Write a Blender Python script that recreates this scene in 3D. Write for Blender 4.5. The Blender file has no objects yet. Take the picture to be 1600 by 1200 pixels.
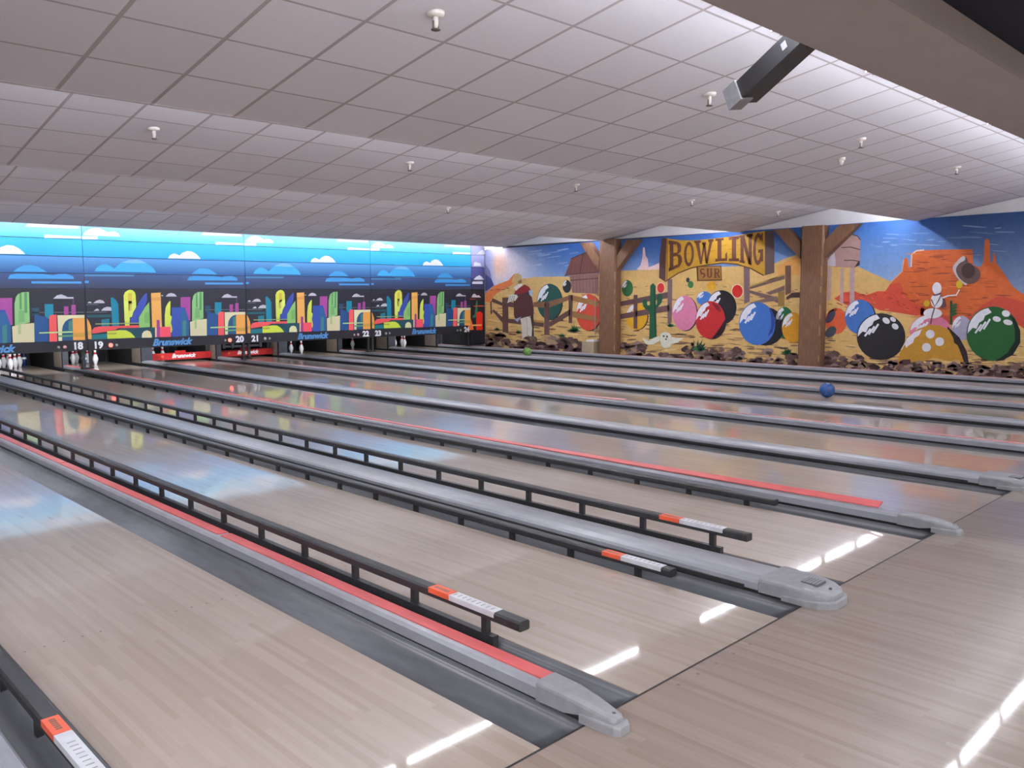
import bpy, bmesh, math, random
from mathutils import Vector, Matrix
random.seed(7)
S = bpy.context.scene
C = S.collection

# ------------------------------------------------------------------ camera
F, YAW, PIT, ROL = 1309.68, 0.77256, -0.10573, -0.00468
CAM = Vector((-2.167, -1.824, 1.492))
fw = Vector((math.sin(YAW)*math.cos(PIT), math.cos(YAW)*math.cos(PIT), math.sin(PIT)))
r0 = Vector((math.cos(YAW), -math.sin(YAW), 0)); u0 = r0.cross(fw)
RT = math.cos(ROL)*r0 + math.sin(ROL)*u0
UP = -math.sin(ROL)*r0 + math.cos(ROL)*u0
cd = bpy.data.cameras.new('camera'); co = bpy.data.objects.new('camera', cd); C.objects.link(co)
co.matrix_world = Matrix(((RT.x, UP.x, -fw.x, CAM.x), (RT.y, UP.y, -fw.y, CAM.y), (RT.z, UP.z, -fw.z, CAM.z), (0, 0, 0, 1)))
cd.sensor_fit = 'HORIZONTAL'; cd.sensor_width = 36; cd.lens = F/1600*36; cd.clip_start = .05; cd.clip_end = 100
S.camera = co

def hit(u, v, ax, val):
    """the point where the sight line of photo pixel u,v meets the plane axis = val"""
    d = fw + RT*((u-800)/F) + UP*((600-v)/F)
    return CAM + d*((val-CAM[ax])/d[ax])

# ------------------------------------------------------------------ place dimensions
LW, GW, PITCH = 1.054, 0.238, 1.6714        # lane width, gutter width, divider pitch
WX = 13.9                                   # mural face
MY = 15.72                                  # face of the masking boards
EDGES = [0.5, 4.1, 7.72, 11.3, 14.88]       # low edges of the stepped ceiling
ZL, SLOPE = 2.79, 0.17
XL = -8.0
NW = {17: 'seventeen', 18: 'eighteen', 19: 'nineteen', 20: 'twenty', 21: 'twenty one', 22: 'twenty two', 23: 'twenty three', 24: 'twenty four'}
def divx(i): return i*PITCH                 # i = -1 .. 8
def wide(i): return i % 2 == 1 or i == -1
def hw(i): return (0.224 if wide(i) else 0.058)/2

# ------------------------------------------------------------------ materials
def s2l(c):
    c = c/255.0
    return c/12.92 if c <= .04045 else ((c+.055)/1.055)**2.4
def lin(rgb, g=1.0): return tuple(min(.95, s2l(c)*g) for c in rgb)
def nt(name):
    m = bpy.data.materials.new(name); m.use_nodes = True
    n = m.node_tree; b = n.nodes['Principled BSDF']
    return m, n, b
def N(n, t, **k):
    o = n.nodes.new(t)
    for a, v in k.items(): setattr(o, a, v)
    return o
def mat(name, rgb, rough=.5, metal=0, noise=.12, scale=12, spec=.5, bump=0, g=1.0, stretch=(1, 1, 1)):
    m, n, b = nt(name)
    tc = N(n, 'ShaderNodeTexCoord'); mp = N(n, 'ShaderNodeMapping'); mp.inputs['Scale'].default_value = stretch
    nz = N(n, 'ShaderNodeTexNoise'); nz.inputs['Scale'].default_value = scale; nz.inputs['Detail'].default_value = 5
    n.links.new(tc.outputs['Object'], mp.inputs[0]); n.links.new(mp.outputs[0], nz.inputs['Vector'])
    c = lin(rgb, g)
    rp = N(n, 'ShaderNodeValToRGB')
    rp.color_ramp.elements[0].position = .3; rp.color_ramp.elements[1].position = .7
    rp.color_ramp.elements[0].color = tuple(x*(1-noise) for x in c)+(1,)
    rp.color_ramp.elements[1].color = tuple(min(1, x*(1+noise)) for x in c)+(1,)
    n.links.new(nz.outputs['Fac'], rp.inputs[0]); n.links.new(rp.outputs[0], b.inputs['Base Color'])
    b.inputs['Roughness'].default_value = rough; b.inputs['Metallic'].default_value = metal
    b.inputs['Specular IOR Level'].default_value = spec
    if bump:
        bp = N(n, 'ShaderNodeBump'); bp.inputs['Strength'].default_value = bump; bp.inputs['Distance'].default_value = .01
        n.links.new(nz.outputs['Fac'], bp.inputs['Height']); n.links.new(bp.outputs[0], b.inputs['Normal'])
    return m
def emit(name, rgb, k):
    m, n, b = nt(name)
    b.inputs['Base Color'].default_value = lin(rgb)+(1,)
    b.inputs['Emission Color'].default_value = lin(rgb)+(1,); b.inputs['Emission Strength'].default_value = k
    return m

def wood_lane(name, ca, cb, rough, coat):
    """narrow boards running along y"""
    m, n, b = nt(name)
    geo = N(n, 'ShaderNodeNewGeometry'); sx = N(n, 'ShaderNodeSeparateXYZ'); n.links.new(geo.outputs['Position'], sx.inputs[0])
    def math_(op, a, bv=None, cv=None):
        o = N(n, 'ShaderNodeMath', operation=op)
        for i, v in enumerate((a, bv, cv)):
            if v is None: continue
            if isinstance(v, (int, float)): o.inputs[i].default_value = v
            else: n.links.new(v, o.inputs[i])
        return o.outputs[0]
    bx = math_('FLOOR', math_('DIVIDE', sx.outputs['X'], .02703))
    w1 = N(n, 'ShaderNodeTexWhiteNoise', noise_dimensions='1D'); n.links.new(bx, w1.inputs['W'])
    yy = math_('FLOOR', math_('ADD', math_('DIVIDE', sx.outputs['Y'], .85), math_('MULTIPLY', w1.outputs['Value'], 7.3)))
    cb2 = N(n, 'ShaderNodeCombineXYZ'); n.links.new(bx, cb2.inputs[0]); n.links.new(yy, cb2.inputs[1])
    w2 = N(n, 'ShaderNodeTexWhiteNoise', noise_dimensions='3D'); n.links.new(cb2.outputs[0], w2.inputs['Vector'])
    mp = N(n, 'ShaderNodeMapping'); mp.inputs['Scale'].default_value = (60, 1.6, 1)
    n.links.new(geo.outputs['Position'], mp.inputs[0])
    nz = N(n, 'ShaderNodeTexNoise'); nz.inputs['Scale'].default_value = 1; nz.inputs['Detail'].default_value = 6
    n.links.new(mp.outputs[0], nz.inputs['Vector'])
    fac = math_('ADD', math_('MULTIPLY', w2.outputs['Value'], .5), math_('MULTIPLY', nz.outputs['Fac'], .55))
    rp = N(n, 'ShaderNodeValToRGB')
    rp.color_ramp.elements[0].position = .1; rp.color_ramp.elements[1].position = .95
    rp.color_ramp.elements[0].color = lin(ca)+(1,); rp.color_ramp.elements[1].color = lin(cb)+(1,)
    n.links.new(fac, rp.inputs[0]); n.links.new(rp.outputs[0], b.inputs['Base Color'])
    b.inputs['Roughness'].default_value = rough
    b.inputs['Coat Weight'].default_value = coat; b.inputs['Coat Roughness'].default_value = .045; b.inputs['Specular IOR Level'].default_value = .2
    return m

def tile_mat():
    m, n, b = nt('ceiling_tile')
    tc = N(n, 'ShaderNodeTexCoord'); sx = N(n, 'ShaderNodeSeparateXYZ'); n.links.new(tc.outputs['Object'], sx.inputs[0])
    def math_(op, a, bv=None):
        o = N(n, 'ShaderNodeMath', operation=op)
        for i, v in enumerate((a, bv)):
            if v is None: continue
            if isinstance(v, (int, float)): o.inputs[i].default_value = v
            else: n.links.new(v, o.inputs[i])
        return o.outputs[0]
    def line(coord, off, pitch, half):
        f = math_('FRACT', math_('ADD', math_('DIVIDE', math_('ADD', coord, off), pitch), .5))
        d = math_('MULTIPLY', math_('ABSOLUTE', math_('SUBTRACT', f, .5)), pitch)
        return math_('LESS_THAN', d, half), d
    lx, dx = line(sx.outputs['X'], .41, .5905, .014)
    ly, dy = line(sx.outputs['Y'], .0, .567, .009)
    mx = math_('MAXIMUM', lx, ly)
    # each tile its own slight tone
    ix = math_('FLOOR', math_('DIVIDE', math_('ADD', sx.outputs['X'], .41), .5905)); iy = math_('FLOOR', math_('DIVIDE', sx.outputs['Y'], .567))
    cv = N(n, 'ShaderNodeCombineXYZ'); n.links.new(ix, cv.inputs[0]); n.links.new(iy, cv.inputs[1])
    oi = N(n, 'ShaderNodeObjectInfo'); n.links.new(oi.outputs['Random'], cv.inputs[2])
    wn = N(n, 'ShaderNodeTexWhiteNoise', noise_dimensions='3D'); n.links.new(cv.outputs[0], wn.inputs['Vector'])
    rp = N(n, 'ShaderNodeValToRGB')
    rp.color_ramp.elements[0].color = lin((216, 214, 219))+(1,); rp.color_ramp.elements[1].color = lin((226, 224, 230))+(1,)
    n.links.new(wn.outputs['Value'], rp.inputs[0])
    nz = N(n, 'ShaderNodeTexNoise'); nz.inputs['Scale'].default_value = 90; nz.inputs['Detail'].default_value = 4
    n.links.new(tc.outputs['Object'], nz.inputs['Vector'])
    mixn = N(n, 'ShaderNodeMix', data_type='RGBA', blend_type='MULTIPLY'); mixn.inputs[0].default_value = .12
    n.links.new(rp.outputs[0], mixn.inputs[6]); n.links.new(nz.outputs['Fac'], mixn.inputs[7])
    mix = N(n, 'ShaderNodeMix', data_type='RGBA'); n.links.new(mx, mix.inputs[0])
    n.links.new(mixn.outputs[2], mix.inputs[6]); mix.inputs[7].default_value = lin((172, 164, 165))+(1,)
    n.links.new(mix.outputs[2], b.inputs['Base Color'])
    b.inputs['Roughness'].default_value = .85; b.inputs['Specular IOR Level'].default_value = .2
    bp = N(n, 'ShaderNodeBump'); bp.inputs['Strength'].default_value = .5; bp.inputs['Distance'].default_value = .006
    inv = math_('SUBTRACT', 1.0, mx); n.links.new(inv, bp.inputs['Height']); n.links.new(bp.outputs[0], b.inputs['Normal'])
    return m

def paint_mat(name, rough, scale=25, amt=.12):
    m, n, b = nt(name)
    at = N(n, 'ShaderNodeAttribute'); at.attribute_name = 'paint'
    geo = N(n, 'ShaderNodeNewGeometry')
    nz = N(n, 'ShaderNodeTexNoise'); nz.inputs['Scale'].default_value = scale; nz.inputs['Detail'].default_value = 4
    n.links.new(geo.outputs['Position'], nz.inputs['Vector'])
    mr = N(n, 'ShaderNodeMapRange'); mr.inputs['From Min'].default_value = .25; mr.inputs['From Max'].default_value = .75
    mr.inputs['To Min'].default_value = 1-amt; mr.inputs['To Max'].default_value = 1+amt
    n.links.new(nz.outputs['Fac'], mr.inputs['Value'])
    vm = N(n, 'ShaderNodeVectorMath', operation='SCALE')
    n.links.new(at.outputs['Color'], vm.inputs[0]); n.links.new(mr.outputs[0], vm.inputs['Scale'])
    n.links.new(vm.outputs[0], b.inputs['Base Color'])
    b.inputs['Roughness'].default_value = rough; b.inputs['Specular IOR Level'].default_value = .3
    return m

T1, T2 = 49.0, 16.0
M = dict(
    lane=wood_lane('lane_wood', (148, 132, 120), (169, 154, 143), .3, .85),
    approach=wood_lane('approach_wood', (132, 115, 104), (156, 140, 129), .3, .9),
    black=mat('black_metal', (44, 43, 45), .45, 0, .2, 30),
    dark=mat('dark_void', (26, 26, 30), .8),
    gutter=mat('gutter_plastic', (92, 93, 98), .4, 0, .12, 9, stretch=(3, .6, 1)),
    grey=mat('grey_plastic', (142, 143, 150), .3, 0, .1, 14, stretch=(2, .5, 1)),
    nose=mat('grey_nose_plastic', (138, 138, 142), .42, 0, .1, 20),
    nosedark=mat('dark_vent', (92, 92, 96), .5),
    red=mat('red_plastic', (196, 88, 88), .4, 0, .14, 10, stretch=(2, .4, 1)),
    palered=mat('worn_red_plastic', (186, 128, 128), .45, 0, .22, 6, stretch=(2, .4, 1)),
    sweep=mat('red_sweep_paint', (190, 42, 44), .35),
    white=mat('white_wall_paint', (226, 224, 226), .7, 0, .03, 4),
    beige=mat('beige_paint', (168, 162, 160), .75, 0, .04, 6),
    navy=mat('dark_blue_ceiling', (10, 20, 40), .85),
    wall=mat('plain_wall', (150, 140, 135), .8, 0, .05, 3),
    timber=mat('stained_timber', (114, 80, 56), .6, 0, .3, 7, bump=.3, stretch=(6, 6, .7)),
    timberlight=mat('worn_timber_edge', (160, 122, 82), .6, 0, .3, 7, stretch=(6, 6, .7)),
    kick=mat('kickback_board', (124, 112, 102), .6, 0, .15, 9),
    kickdark=mat('kickback_grey', (58, 60, 68), .5, 0, .15, 9),
    pin=mat('pin_white', (236, 236, 240), .25, 0, .03, 20),
    pinred=mat('pin_red', (200, 40, 60), .3),
    pinblue=mat('pin_blue', (44, 118, 190), .3),
    pinnavy=mat('pin_navy', (34, 58, 104), .3),
    ballblue=mat('ball_blue', (38, 76, 134), .15, 0, .25, 20),
    ballgreen=mat('ball_green', (98, 138, 66), .15, 0, .25, 20),
    orange=mat('orange_label', (222, 92, 60), .45),
    silver=mat('silver_label', (192, 192, 198), .35),
    tape=mat('grey_tape', (138, 138, 142), .4, 0, .15, 20),
    metalw=mat('sprinkler_white', (226, 220, 214), .4),
    metald=mat('sprinkler_metal', (120, 112, 104), .4, .6),
    boxbeige=mat('box_beige', (168, 152, 124), .6),
    foul=mat('foul_line_black', (36, 34, 36), .5),
    dot=mat('lane_dot', (96, 78, 66), .35),
    numwhite=mat('number_white', (238, 238, 244), .4),
    logoblue=mat('logo_blue', (84, 146, 206), .4),
    housing=mat('lamp_housing', (235, 235, 238), .5),
    tube=emit('fluorescent_glow', (236, 240, 255), T1),
    tube2=emit('fluorescent_glow_far', (238, 240, 255), T2),
    tube3=emit('fluorescent_glow_wall', (238, 240, 255), 7.0),
    lampred=emit('lamp_red', (255, 70, 60), 2.2),
    lamppink=mat('lamp_pink', (214, 150, 158), .4),
    lamppale=mat('lamp_pale', (168, 164, 156), .4),
    tile=tile_mat(),
    mural=paint_mat('mural_paint', .55, 14, .10),
    print=paint_mat('printed_board', .4, 60, .04),
)

# ------------------------------------------------------------------ helpers
def props(o, label=None, cat=None, group=None, kind=None):
    if label: o['label'] = label
    if cat: o['category'] = cat
    if group: o['group'] = group
    if kind: o['kind'] = kind
    return o
def empty(name, loc, label, cat, group=None):
    o = bpy.data.objects.new(name, None); C.objects.link(o); o.location = loc; o.empty_display_size = .05
    return props(o, label, cat, group)
class MB:
    """collects shapes into one mesh object"""
    def __init__(s): s.bm = bmesh.new(); s.mats = []
    def mi(s, m):
        if m not in s.mats: s.mats.append(m)
        return s.mats.index(m)
    def face(s, pts, m, smooth=False):
        f = s.bm.faces.new([s.bm.verts.new(p) for p in pts]); f.material_index = s.mi(m); f.smooth = smooth
        return f
    def box(s, x0, x1, y0, y1, z0, z1, m, mtx=None):
        v = [Vector((x, y, z)) for z in (z0, z1) for y in (y0, y1) for x in (x0, x1)]
        if mtx: v = [mtx @ p for p in v]
        v = [s.bm.verts.new(p) for p in v]; i = s.mi(m)
        for q in ((0, 2, 3, 1), (4, 5, 7, 6), (0, 1, 5, 4), (2, 6, 7, 3), (0, 4, 6, 2), (1, 3, 7, 5)):
            s.bm.faces.new([v[k] for k in q]).material_index = i
    def loft(s, rings, m, cap=True, smooth=False, closed=True):
        R = [[s.bm.verts.new(p) for p in r] for r in rings]; i = s.mi(m); n = len(R[0])
        for a, b in zip(R, R[1:]):
            for k in range(n if closed else n-1):
                f = s.bm.faces.new((a[k], a[(k+1) % n], b[(k+1) % n], b[k])); f.material_index = i; f.smooth = smooth
        if cap and closed:
            f = s.bm.faces.new(R[0][::-1]); f.material_index = i
            f = s.bm.faces.new(R[-1]); f.material_index = i
    def prism_y(s, prof, y0, y1, m, closed=True, smooth=False):
        s.loft([[(x, y, z) for x, z in prof] for y in (y0, y1)], m, cap=True, closed=closed, smooth=smooth)
    def lathe(s, prof, m, n=16, mtx=None, mfun=None):
        rings = []
        for r, z in prof:
            rings.append([Vector((r*math.cos(2*math.pi*k/n), r*math.sin(2*math.pi*k/n), z)) for k in range(n)])
        if mtx: rings = [[mtx @ p for p in r] for r in rings]
        R = [[s.bm.verts.new(p) for p in r] for r in rings]
        for j, (a, b) in enumerate(zip(R, R[1:])):
            i = s.mi(mfun(j) if mfun else m)
            for k in range(n):
                f = s.bm.faces.new((a[k], a[(k+1) % n], b[(k+1) % n], b[k])); f.material_index = i; f.smooth = True
        f = s.bm.faces.new(R[0][::-1]); f.material_index = s.mi(mfun(0) if mfun else m)
        f = s.bm.faces.new(R[-1]); f.material_index = s.mi(mfun(len(R)-2) if mfun else m)
    def build(s, name, parent=None, origin=None, weld=False):
        me = bpy.data.meshes.new(name)
        if weld: bmesh.ops.remove_doubles(s.bm, verts=s.bm.verts, dist=1e-5)
        bmesh.ops.recalc_face_normals(s.bm, faces=s.bm.faces)
        if parent is not None: origin = parent.matrix_world.translation if False else parent.location if origin is None else origin
        if origin is not None:
            bmesh.ops.translate(s.bm, verts=s.bm.verts, vec=-Vector(origin))
        s.bm.to_mesh(me); s.bm.free()
        for m in s.mats: me.materials.append(m)
        o = bpy.data.objects.new(name, me); C.objects.link(o)
        if parent is not None: o.parent = parent
        elif origin is not None: o.location = origin
        return o
def struct(o): o['kind'] = 'structure'; return o
def sub(b, name, parent, top):
    """a sub-part: geometry kept relative to the thing's base, parented to a part"""
    return b.build(name, parent, origin=top.location)
def copy_thing(root, loc, rotz=None):
    r = root.copy(); C.objects.link(r); r.location = loc
    if rotz is not None: r.rotation_euler.z = rotz
    for ch in root.children:
        c = ch.copy(); C.objects.link(c); c.parent = r
    return r

# ------------------------------------------------------------------ setting: floor, walls, ceiling
b = MB(); b.box(XL, WX+.15, -9, -.012, -.2, 0, M['approach']); b.box(XL, WX+.15, -.012, 0, -.2, -.0015, M['foul'])
dots = []
for c in range(8):                       # guide dots of the approach, seven to a lane
    cx = PITCH*(c+.5)+ (-.0)
    for k in range(7): dots.append((cx+(k-3)*.133, -.061, .0075))
    for k in range(2): dots.append((cx+.1+k*.035, -1.0, .006))
for x, y, r in dots:
    b.face([(x+r*math.cos(a*math.pi/4), y+r*math.sin(a*math.pi/4), .0006) for a in range(8)], M['dot'])
struct(b.build('floor'))
b = MB(); b.box(XL, WX+.15, 0, 21, -.25, -.13, M['dark']); struct(b.build('floor'))
b = MB(); b.box(WX+.035, WX+.15, -9, 21, -.2, 3.7, M['white']); struct(b.build('wall_right'))
b = MB(); b.box(XL-.15, XL, -9, 21, -.2, 3.7, M['wall']); struct(b.build('wall_left'))
b = MB(); b.box(XL-.15, WX+.15, 20, 20.15, -.2, 3.7, M['dark']); struct(b.build('wall_back'))
b = MB(); b.box(XL-.15, WX+.15, -9.15, -9, -.2, 3.7, M['wall']); struct(b.build('wall_front'))
b = MB(); b.box(XL, WX-.03, -9, -.2, 2.95, 3.1, M['navy']); struct(b.build('ceiling'))
b = MB(); b.box(XL, WX-.03, -.2, .38, 2.8, 3.5, M['beige']); struct(b.build('trim_1'))
for k, y1 in enumerate(EDGES[1:] + [18.4]):
    y0 = EDGES[k] if k else .38
    n = 14
    b = MB()
    def zc(y): return ZL + SLOPE*(y1-y)
    if k == 4:
        y1 = 15.85; y0 = EDGES[4]
        def zc(y): return 2.80+SLOPE*1.0+ (15.88-y)*SLOPE
    b.loft([[(XL, y0, zc(y0)), (WX-.028, y0, zc(y0)), (WX-.028, y0, zc(y0)+.03), (XL, y0, zc(y0)+.03)],
            [(XL, y1, zc(y1)), (WX-.028, y1, zc(y1)), (WX-.028, y1, zc(y1)+.03), (XL, y1, zc(y1)+.03)]], M['tile'])
    struct(b.build('ceiling', origin=(0, y1, zc(y1))))
    if k < 4:                                # riser behind the low edge
        b = MB(); b.box(XL, WX-.028, y1-.03, y1, ZL+.004, ZL+.72, M['white']); struct(b.build('ceiling'))

# ------------------------------------------------------------------ fluorescent lamps behind the steps
def lamp_proto(up, tube):
    e = empty('fluorescent_lamp', (0, 0, 0), 'lamp', 'lamp')
    b = MB(); b.box(-.62, .62, -.05, .05, .03, .09, M['housing']); b.build('housing', e)
    b = MB(); b.box(-.45, -.40, -.02, .02, .085, up, M['housing']); b.build('hanger', e)
    b = MB(); b.box(.40, .45, -.02, .02, .085, up, M['housing']); b.build('hanger', e)
    for s in (-.58, .58):
        b = MB(); b.box(s-.02, s+.02, -.02, .02, -.03, .03, M['housing']); b.build('lamp_holder', e)
    b = MB(); b.lathe([(.006, -.56), (.009, -.55), (.009, .55), (.006, .56)], tube, 8, Matrix.Rotation(math.pi/2, 4, 'Y')); b.build('tube', e)
    return e
rows = [('beige beam over the foul line', .66, 3.0, ZL+SLOPE*(EDGES[1]-.66)), ('first ceiling step', 4.1+.33, 3.024, ZL+SLOPE*(EDGES[2]-4.43)),
        ('second ceiling step', 7.72+.33, 2.955, ZL+SLOPE*(EDGES[3]-8.05)), ('third ceiling step', 11.3+.33, 2.93, ZL+SLOPE*(EDGES[4]-11.63)),
        ('last ceiling step', 15.22, 2.93, 2.80+SLOPE+(15.88-15.22)*SLOPE)]
for r_, (txt, y, z, top) in enumerate(rows):
    x = 13.2; LP = None
    while x > -7:
        if not ((r_ == 1 and 6.2 < x < 7.0) or (r_ == 2 and 1.5 < x < 2.4)):
            if LP is None: o = LP = lamp_proto(top-z+.012, M['tube2'] if r_ == 4 else M['tube'])
            else: o = copy_thing(LP, (0, 0, 0))
            o.location = (x, y, z)
            o['label'] = 'white fluorescent lamp hidden behind the ' + txt; o['category'] = 'lamp'; o['group'] = 'lamps behind the ' + txt
        x -= 1.27

o = lamp_proto(.24, M['tube3']); o.location = (13.79, 15.24, 2.772); o.rotation_euler.z = math.pi/2; o.scale = (.62, .8, 1)
o['label'] = 'short lit fluorescent lamp on the painted wall at the end of the blue boards'; o['category'] = 'lamp'
# ------------------------------------------------------------------ lanes
ORD = ['first', 'second', 'third', 'fourth', 'fifth', 'sixth', 'seventh', 'eighth', 'ninth']
def lane_txt(j):            # j = 0 for lane 16
    num = 16+j
    return f'{ORD[j]} lane from the camera'
LANE_END = 18.75
for j in range(9):
    xl = divx(j-1)+hw(j-1)+GW; xr = divx(j)-hw(j)-GW; xc = (xl+xr)/2
    b = MB(); b.box(xl, xr, .0, LANE_END, -.12, 0, M['lane'])
    def disc(x, y, r):
        b.face([(x+r*math.cos(a*math.pi/4), y+r*1.5*math.sin(a*math.pi/4), .0006) for a in range(8)], M['dot'])
    for s in (-1, 1):
        for k in range(5): disc(xc+s*(.17+.076*k), 2.06, .006)
    for k in range(-3, 4):                  # arrows further down the lane
        x, y = xc+k*.132, 4.75-abs(k)*.18
        b.face([(x-.010, y-.08, .0006), (x+.010, y-.08, .0006), (x+.006, y, .0006), (x, y+.05, .0006), (x-.006, y, .0006)], M['dot'])
    o = b.build('bowling_lane'); props(o, f'pale boarded bowling lane, {lane_txt(j)}' + (f', ending under number {NW[16+j]}' if j > 1 else ''), 'lane', 'bowling lanes')
    for s, side in ((0, 'left'), (1, 'right')):
        e0 = xl if s == 0 else xr; sg = -1 if s == 0 else 1
        prof = [(.118-.118*math.cos(math.pi*q/14), -.004-.064*math.sin(math.pi*q/14)**.55) for q in range(15)] + [(.236, -.1), (0, -.1)]
        b = MB(); b.prism_y([(e0+sg*(.001+x*.985), z) for x, z in prof], .004, 17.15, M['gutter'], smooth=True)
        o = b.build('gutter')
        props(o, f'dark grey gutter along the {side} side of the {lane_txt(j)}', 'gutter', 'lane gutters')

# ------------------------------------------------------------------ dividers
def ring_rr(x, y, w, z0, z1, r=.02, n=3):
    """cross-section in x,z with rounded top corners"""
    P = [(x-w, y, z0)]
    for k in range(n+1):
        a = math.pi - k*math.pi/2/n; P.append((x-w+r+r*math.cos(a), y, z1-r+r*math.sin(a)))
    for k in range(n+1):
        a = math.pi/2 - k*math.pi/2/n; P.append((x+w-r+r*math.cos(a), y, z1-r+r*math.sin(a)))
    P.append((x+w, y, z0))
    return P
DIVTXT = {-1: 'wide grey lane divider, the nearest to the camera, with a lowered rail on it',
          0: 'narrow lane divider with red top strip nearest the camera',
          1: 'wide grey lane divider with rounded end and black rails on both sides',
          2: 'narrow lane divider whose red strip peels up at its near end',
          3: 'wide grey lane divider ending between numbers nineteen and twenty',
          4: 'narrow divider with faded red strip ending between numbers twenty and twenty one',
          5: 'wide grey lane divider ending between numbers twenty one and twenty two',
          6: 'narrow divider with faded red strip ending between numbers twenty two and twenty three',
          7: 'wide grey lane divider ending between numbers twenty three and twenty four',
          8: 'narrow divider with faded red strip along the foot of the painted wall'}
END = 17.15
for i in range(-1, 9):
    x = divx(i); w = .135 if wide(i) else .056
    e = empty('lane_divider', (x, 0, 0), DIVTXT[i], 'lane divider', 'lane dividers')
    b = MB(); b.prism_y([(x-hw(i)+.001, -.11), (x+hw(i)-.001, -.11), (x+hw(i)-.001, .03), (x-hw(i)+.001, .03)], .02, END, M['black']); b.build('side_board', e)
    if wide(i):
        # two lengths of domed capping with a joint between them
        for ya, yb in ((.225, 7.9), (7.905, END)):
            b = MB()
            prof = [(x-w, .02), (x-w, .055), (x-w+.012, .068), (x-w*.55, .08), (x, .084), (x+w*.55, .08), (x+w-.012, .068), (x+w, .055), (x+w, .02)]
            b.prism_y(prof, ya, yb, M['grey'], smooth=False); b.build('capping', e)
        b = MB()
        for s in (-1, 1): b.box(x+s*(w+.004)-.006, x+s*(w+.004)+.006, .3, END, .012, .034, M['black'])
        b.build('edge_strip', e)
        # end piece
        b = MB()
        b.loft([ring_rr(x, .222, w, .012, .088, .02), ring_rr(x, .10, w*.99, .012, .088, .02), ring_rr(x, 0, w*.94, .03, .084, .022),
                ring_rr(x, -.06, w*.84, .035, .076, .02), ring_rr(x, -.105, w*.64, .035, .066, .018), ring_rr(x, -.128, w*.34, .035, .058, .012)], M['nose'], smooth=False)
        np_ = b.build('end_piece', e)
        b = MB()
        b.loft([ring_rr(x, .10, w*1.0, .0, .03, .008), ring_rr(x, -.02, w*1.0, .0, .034, .008), ring_rr(x, -.08, w*.92, .0, .038, .01),
                ring_rr(x, -.125, w*.70, .0, .038, .01), ring_rr(x, -.148, w*.38, .0, .034, .01)], M['nose'])
        b.build('end_skirt', e)
        b = MB(); b.box(x-.045, x+.045, -.04, .045, .080, .0895, M['nosedark'])
        for k in range(5): b.box(x-.04, x+.04, -.034+k*.016, -.027+k*.016, .0895, .0915, M['nose'])
        sub(b, 'vent_pad', np_, e)
        b = MB(); b.lathe([(.008, .07), (.008, .078)], M['nosedark'], 8, Matrix.Translation((x, -.085, 0))); sub(b, 'screw', np_, e)
    else:
        b = MB()
        prof = [(x-w, .018), (x-w, .06), (x-w+.012, .074), (x-w+.03, .078), (x+w-.012, .078), (x+w, .066), (x+w, .018)]
        b.prism_y(prof, .225, END, M['grey']); b.build('capping', e)
        m = M['red'] if i in (0, 2) else M['palered']
        if i == 0: segs = [(.228, 2.86, 0), (2.9, 5.9, 0), (5.94, END, 0)]
        elif i == 2: segs = [(.36, 8.5, .045), (8.55, END, 0)]
        elif i == 4: segs = [(.3, 2.2, 0), (2.3, 3.6, 0), (5.1, 9, .02), (9.05, END, 0)]
        elif i == 6: segs = [(.3, 3.1, 0), (3.2, 5.6, 0), (5.7, END, 0)]
        else: segs = [(.3, 6.1, 0), (6.15, END, 0)]
        for ya, yb, lift in segs:
            b = MB(); L = min(yb-ya, 6.0 if i == 2 else 1.6); rings = []
            for k in range(13):
                t = k/12; y = ya + L*t; dz = lift*(1-t)**1.6
                rings.append([(x-w+.034, y, .0775+dz*.25), (x-w+.034, y, .083+dz*.25), (x+w-.012, y, .083+dz*.85), (x+w-.006, y, .0755+dz*.85)])
            if yb-ya > L: rings.append([(px, yb, pz) for px, py, pz in rings[-1]])
            b.loft(rings, m); b.build('red_strip', e)
        b = MB()
        b.loft([ring_rr(x, .224, w*1.02, .012, .086, .016), ring_rr(x, .09, w*.96, .012, .084, .018), ring_rr(x, 0, w*.82, .03, .076, .02),
                ring_rr(x, -.06, w*.68, .03, .066, .018), ring_rr(x, -.105, w*.56, .03, .058, .014), ring_rr(x, -.122, w*.36, .03, .05, .01)], M['nose'])
        np_ = b.build('end_piece', e)
        b = MB()
        b.loft([ring_rr(x, .02, w*.92, 0, .034, .008), ring_rr(x, -.07, w*.86, 0, .036, .008), ring_rr(x, -.125, w*.74, 0, .036, .01), ring_rr(x, -.146, w*.45, 0, .03, .01)], M['nose'])
        b.build('end_skirt', e)
        b = MB(); b.lathe([(.007, .052), (.007, .061)], M['nosedark'], 8, Matrix.Translation((x, -.095, 0))); sub(b, 'screw', np_, e)

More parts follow.
